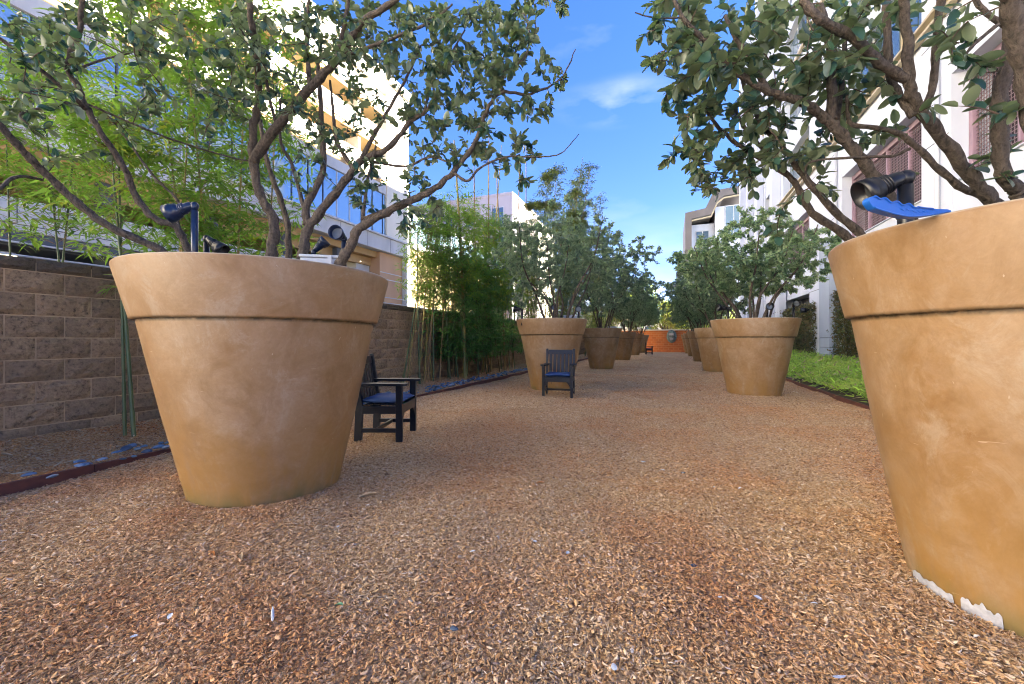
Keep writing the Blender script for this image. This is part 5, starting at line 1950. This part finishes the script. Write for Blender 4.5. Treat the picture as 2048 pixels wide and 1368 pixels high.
# ================================================================ TREES BEYOND THE END WALL
def far_tree(x, y, h, wd, seed, label, m):
    rr = random.Random(seed)
    root = empty('tree', (x, y, -0.3), 0, label, 'tree', 'trees beyond the orange wall')
    MB().tube([(0, 0, 0), (0.1, 0, h * 0.4), (0, 0.1, h * 0.75)], [0.18, 0.12, 0.05], 7).build('trunk', M['bark'], root)
    n = 5200
    P, Dd = [], []
    cl = [(rr.gauss(0, wd * 0.25), rr.gauss(0, wd * 0.25), h * rr.uniform(0.35, 0.95), rr.uniform(0.5, 1.0)) for _ in range(26)]
    lim = MB()
    for c in cl:
        lim.tube([(0, 0, h * 0.35), (c[0] * 0.5, c[1] * 0.5, (c[2] + h * 0.4) / 2), (c[0], c[1], c[2])], [0.05, 0.03, 0.012], 4, False)
    lim.build('limbs', M['bark'], root)
    for _ in range(n):
        c = rr.choice(cl)
        P.append((c[0] + rr.gauss(0, 0.42 * c[3] * wd / 4), c[1] + rr.gauss(0, 0.42 * c[3] * wd / 4), c[2] + rr.gauss(0, 0.35 * c[3])))
        Dd.append((rr.gauss(0, 1), rr.gauss(0, 1), rr.gauss(0, 0.7)))
    P, Dd = np.array(P), np.array(Dd)
    U = np.tile([[0.1, 0.1, 1.0]], (n, 1)) + nr.normal(0, 0.5, (n, 3))
    V, Fc = scatter(*SMALL_LEAF, P, frames(Dd, U), nr.uniform(0.16, 0.34, n))
    f = link('crown', np_mesh('crown', V, Fc, m, False), root)
    f['kind'] = 'stuff'


far_tree(-0.6, 47, 5.6, 4.0, 1, 'yellow-green tree rising behind the left half of the orange wall', M['far_leaf'])
far_tree(0.9, 52, 6.6, 5.0, 2, 'sunlit yellow-green tree behind the plaque on the orange wall', M['far_leaf'])
far_tree(-4.2, 49, 7.6, 5.0, 3, 'tall thin tree with yellow leaves left of the far gap', M['far_leaf'])
far_tree(3.5, 47, 5.2, 4.0, 4, 'pale tree behind the right end of the orange wall', M['far_leaf'])
far_tree(-9.0, 52, 7.0, 6.0, 5, 'green tree beyond the wall behind the left row of pots', M['far_leaf'])
dw = empty('low_building', (-8, 70, 0), 0, 'low cream building glimpsed over the orange wall', 'building')
wbx(dw, 'wall', (-10, 0, 0), (9.6, 10, 4.6), M['cream'])
wbx(dw, 'roof', (-10.3, -0.4, 4.602), (9.9, 10.4, 5.0), M['beam'])
for k in range(7):
    w0 = wbx(dw, 'window', (-9 + k * 2.6, -0.08, 1.4), (-7.6 + k * 2.6, -0.002, 3.4), M['frame'])
    wbx(w0, 'pane', (-8.9 + k * 2.6, -0.11, 1.5), (-7.7 + k * 2.6, -0.082, 3.3), M['glass'])


# ================================================================ STONES AND LITTER
def stone_mesh(i, m):
    rr = random.Random(200 + i)
    b2 = MB()
    n, k = 12, 6
    v, f = [], []
    for a in range(k + 1):
        ph = math.pi * a / k
        for c in range(n):
            th = 2 * math.pi * c / n
            r = 1 + 0.10 * math.sin(2 * th + i) + 0.06 * math.sin(3 * th + 2 * i)
            v.append((r * math.sin(ph) * math.cos(th), 0.68 * r * math.sin(ph) * math.sin(th), 0.36 * math.cos(ph) * (1 + 0.12 * math.sin(th + i))))
    for a in range(k):
        for c in range(n):
            q = (c + 1) % n
            f.append((a * n + c, (a + 1) * n + c, (a + 1) * n + q, a * n + q))
    return b2.add(v, f, True).mesh('stone', m)


SM = [stone_mesh(i, M[('stone_blue', 'stone_grey', 'stone_blue', 'stone_dark')[i % 4]]) for i in range(8)]
near_st = [(57, 949, 13, 'smooth blue river stone nearest the left edge of the photo'), (104, 952, 10, 'blue stone half sunk behind the edging, second from the left edge'),
           (164, 931, 17, 'large blue river stone touching the rust edging'), (160, 923, 12, 'blue stone tucked behind the large stone at the edging'), (202, 919, 12, 'lone pale blue oval stone in the mulch'),
           (176, 927, 9, 'small blue stone at the right of the large one')]
for i, (px, py, wpx, lab) in enumerate(near_st):
    p = gnd(px, py, 0.06)
    D = proj(p)[2]
    o = link('river_stone', SM[i % 3], None, (p.x, p.y, 0.058))
    s_ = wpx * D / F * 0.85
    o.scale = (s_, s_, s_)
    o.rotation_euler = (rnd.uniform(-.2, .2), rnd.uniform(-.2, .2), rnd.uniform(0, 3))
    tag(o, lab, 'stone', 'blue river stones in the left bed')
clus = [(233, 905, 10), (252, 898, 17), (262, 893, 15), (275, 898, 11), (288, 893, 10), (294, 903, 13), (316, 894, 12), (333, 894, 10), (268, 913, 8), (246, 918, 7), (322, 886, 8), (336, 885, 7)]
for i, (px, py, wpx) in enumerate(clus):
    p = gnd(px, py, 0.06)
    D = proj(p)[2]
    o = link('river_stone', SM[(i * 3) % 8], None, (p.x, p.y, 0.062))
    s_ = wpx * D / F * 0.85
    o.scale = (s_, s_, s_)
    o.rotation_euler = (rnd.uniform(-.2, .2), rnd.uniform(-.2, .2), rnd.uniform(0, 3))
    tag(o, 'blue-grey river stone in the cluster behind the edging just left of the near pot', 'stone', 'cluster of river stones by the near pot')
for i in range(260):
    y = 4.4 + (14.5 - 4.4) * rnd.random() ** 0.8
    x = XE - 0.06 - abs(rnd.gauss(0, 0.20)) - (0.25 * rnd.random() if y > 7.5 else 0)
    if x < -5.3:
        x = -5.2
    o = link('river_stone', SM[rnd.randint(0, 7)], None, (x, y, 0.062 + rnd.uniform(0, 0.02)))
    s_ = rnd.uniform(0.028, 0.062)
    o.scale = (s_, s_, s_)
    o.rotation_euler = (rnd.uniform(-.3, .3), rnd.uniform(-.3, .3), rnd.uniform(0, 3))
    tag(o, 'blue-grey river stone in the strip behind the edging below the bamboo', 'stone', 'river stones along the left edging')


def fallen(px, py, ln, rz, m, lab, grp=None, wd=None, z=0.028, flat=True, name='fallen_leaf'):
    p = gnd(px, py, z)
    tv, tf = LEAF_T[rnd.randint(0, 3)]
    tv = tv.copy()
    if wd:
        tv[:, 0] *= wd
    tv[:, 1] -= 0.5
    top = tv.copy()
    bot = tv.copy()
    bot[:, 2] -= 0.02
    n = len(tv)
    V = np.vstack([top, bot])
    Fc = np.vstack([tf, (tf + n)[:, ::-1]])
    o = link(name, np_mesh(name, V, Fc, m), None, p)
    o.scale = (ln, ln, ln)
    o.rotation_euler = (rnd.uniform(-.15, .15), rnd.uniform(-.15, .15), rz)
    tag(o, lab, 'leaf', grp or 'fallen leaves on the mulch')


fallen(678, 1207, 0.055, 1.4, M['green_leaf'], 'green fallen leaf lying on the mulch below the near left pot', wd=0.5)
fallen(1080, 964, 0.075, 1.3, M['orange_leaf'], 'narrow orange leaf lying in the middle of the lane', wd=0.4)
fallen(1287, 922, 0.07, 0.6, M['pale_leaf'], 'pale blue-grey curled leaf, largest in the middle of the lane')
fallen(1324, 939, 0.05, 1.0, M['pale_leaf'], 'small white leaf just right of the large pale one')
fallen(1494, 1099, 0.035, 1.2, M['pale_leaf'], 'white oval leaf in front of the second right pot')
fallen(1228, 1332, 0.04, 0.3, M['pale_leaf'], 'white torn leaf at the bottom centre of the lane')
fallen(1678, 1350, 0.06, -0.9, M['pale_leaf'], 'slim white leaf at the bottom edge near the right pot', wd=0.4)
fallen(480, 1108, 0.15, 1.05, M['dry_leaf'], 'long dry bamboo leaf in front of the near left pot', wd=0.28)
fallen(425, 1104, 0.10, 1.2, M['orange_leaf'], 'thin orange-brown dry leaf beside the long dry leaf', wd=0.2)
fallen(545, 1225, 0.10, 0.9, M['pale_leaf'], 'pale dry bamboo leaf below the near left pot', wd=0.24)
fallen(733, 988, 0.16, 2.2, M['dry_leaf'], 'long pale leaf by the right foot of the near left pot', wd=0.2)
fallen(8, 1195, 0.08, 0.4, M['dry_leaf'], 'straw coloured sliver at the left edge', wd=0.15)
fallen(560, 1024, 0.03, 0.4, M['pale_leaf'], 'small white flake below the near left pot')
for (px, py) in ((1165, 1062), (1202, 1090), (1136, 1106), (1428, 973), (1480, 975), (676, 1052), (1160, 872), (1332, 848), (1020, 826), (1440, 1195), (1658, 1198), (1700, 1190), (1628, 1205), (1516, 1196),
                 (268, 1273), (340, 1233), (945, 1102), (1070, 1083), (1752, 1128), (1366, 945), (1383, 960)):
    fallen(px, py, rnd.uniform(0.018, 0.032), rnd.uniform(0, 3), M['pale_leaf'], 'tiny white flake scattered on the mulch', 'tiny white flakes on the mulch')
for i, (px, py) in enumerate(((908, 1257), (1385, 1130), (1770, 1230), (1722, 1197), (1366, 945), (1955, 1313), (1386, 1131))):
    p = gnd(px, py, 0.025)
    o = link('pebble', SM[3 if i % 2 else 7], None, p)
    o.scale = (0.016, 0.016, 0.016)
    tag(o, 'small blue-grey pebble lying on the mulch of the lane', 'pebble', 'stray pebbles on the mulch')
# dry bamboo leaves on the bed, along the wall foot
for i in range(110):
    x, y = rnd.uniform(XW + 0.1, XE - 0.15), 1.3 + 7.7 * rnd.random() ** 1.6
    a, b_, D = proj((x, y, 0.1))
    z = bedz(x, y) + 0.012
    tv, tf = LEAF_T[i % 4]
    tv = tv * np.array([0.3, 1, 1])
    o = link('dry_leaf', np_mesh('dry_leaf', np.vstack([tv, tv - [0, 0, .02]]), np.vstack([tf, (tf + len(tv))[:, ::-1]]), M['dry_leaf']), None, (x, y, z))
    s_ = rnd.uniform(0.07, 0.16)
    o.scale = (s_, s_, s_)
    o.rotation_euler = (rnd.uniform(-.3, .3), rnd.uniform(-.3, .3), rnd.uniform(0, 6))
    tag(o, 'straw coloured dry bamboo leaf lying on the bed at the wall foot', 'leaf', 'dry bamboo leaves at the foot of the wall')
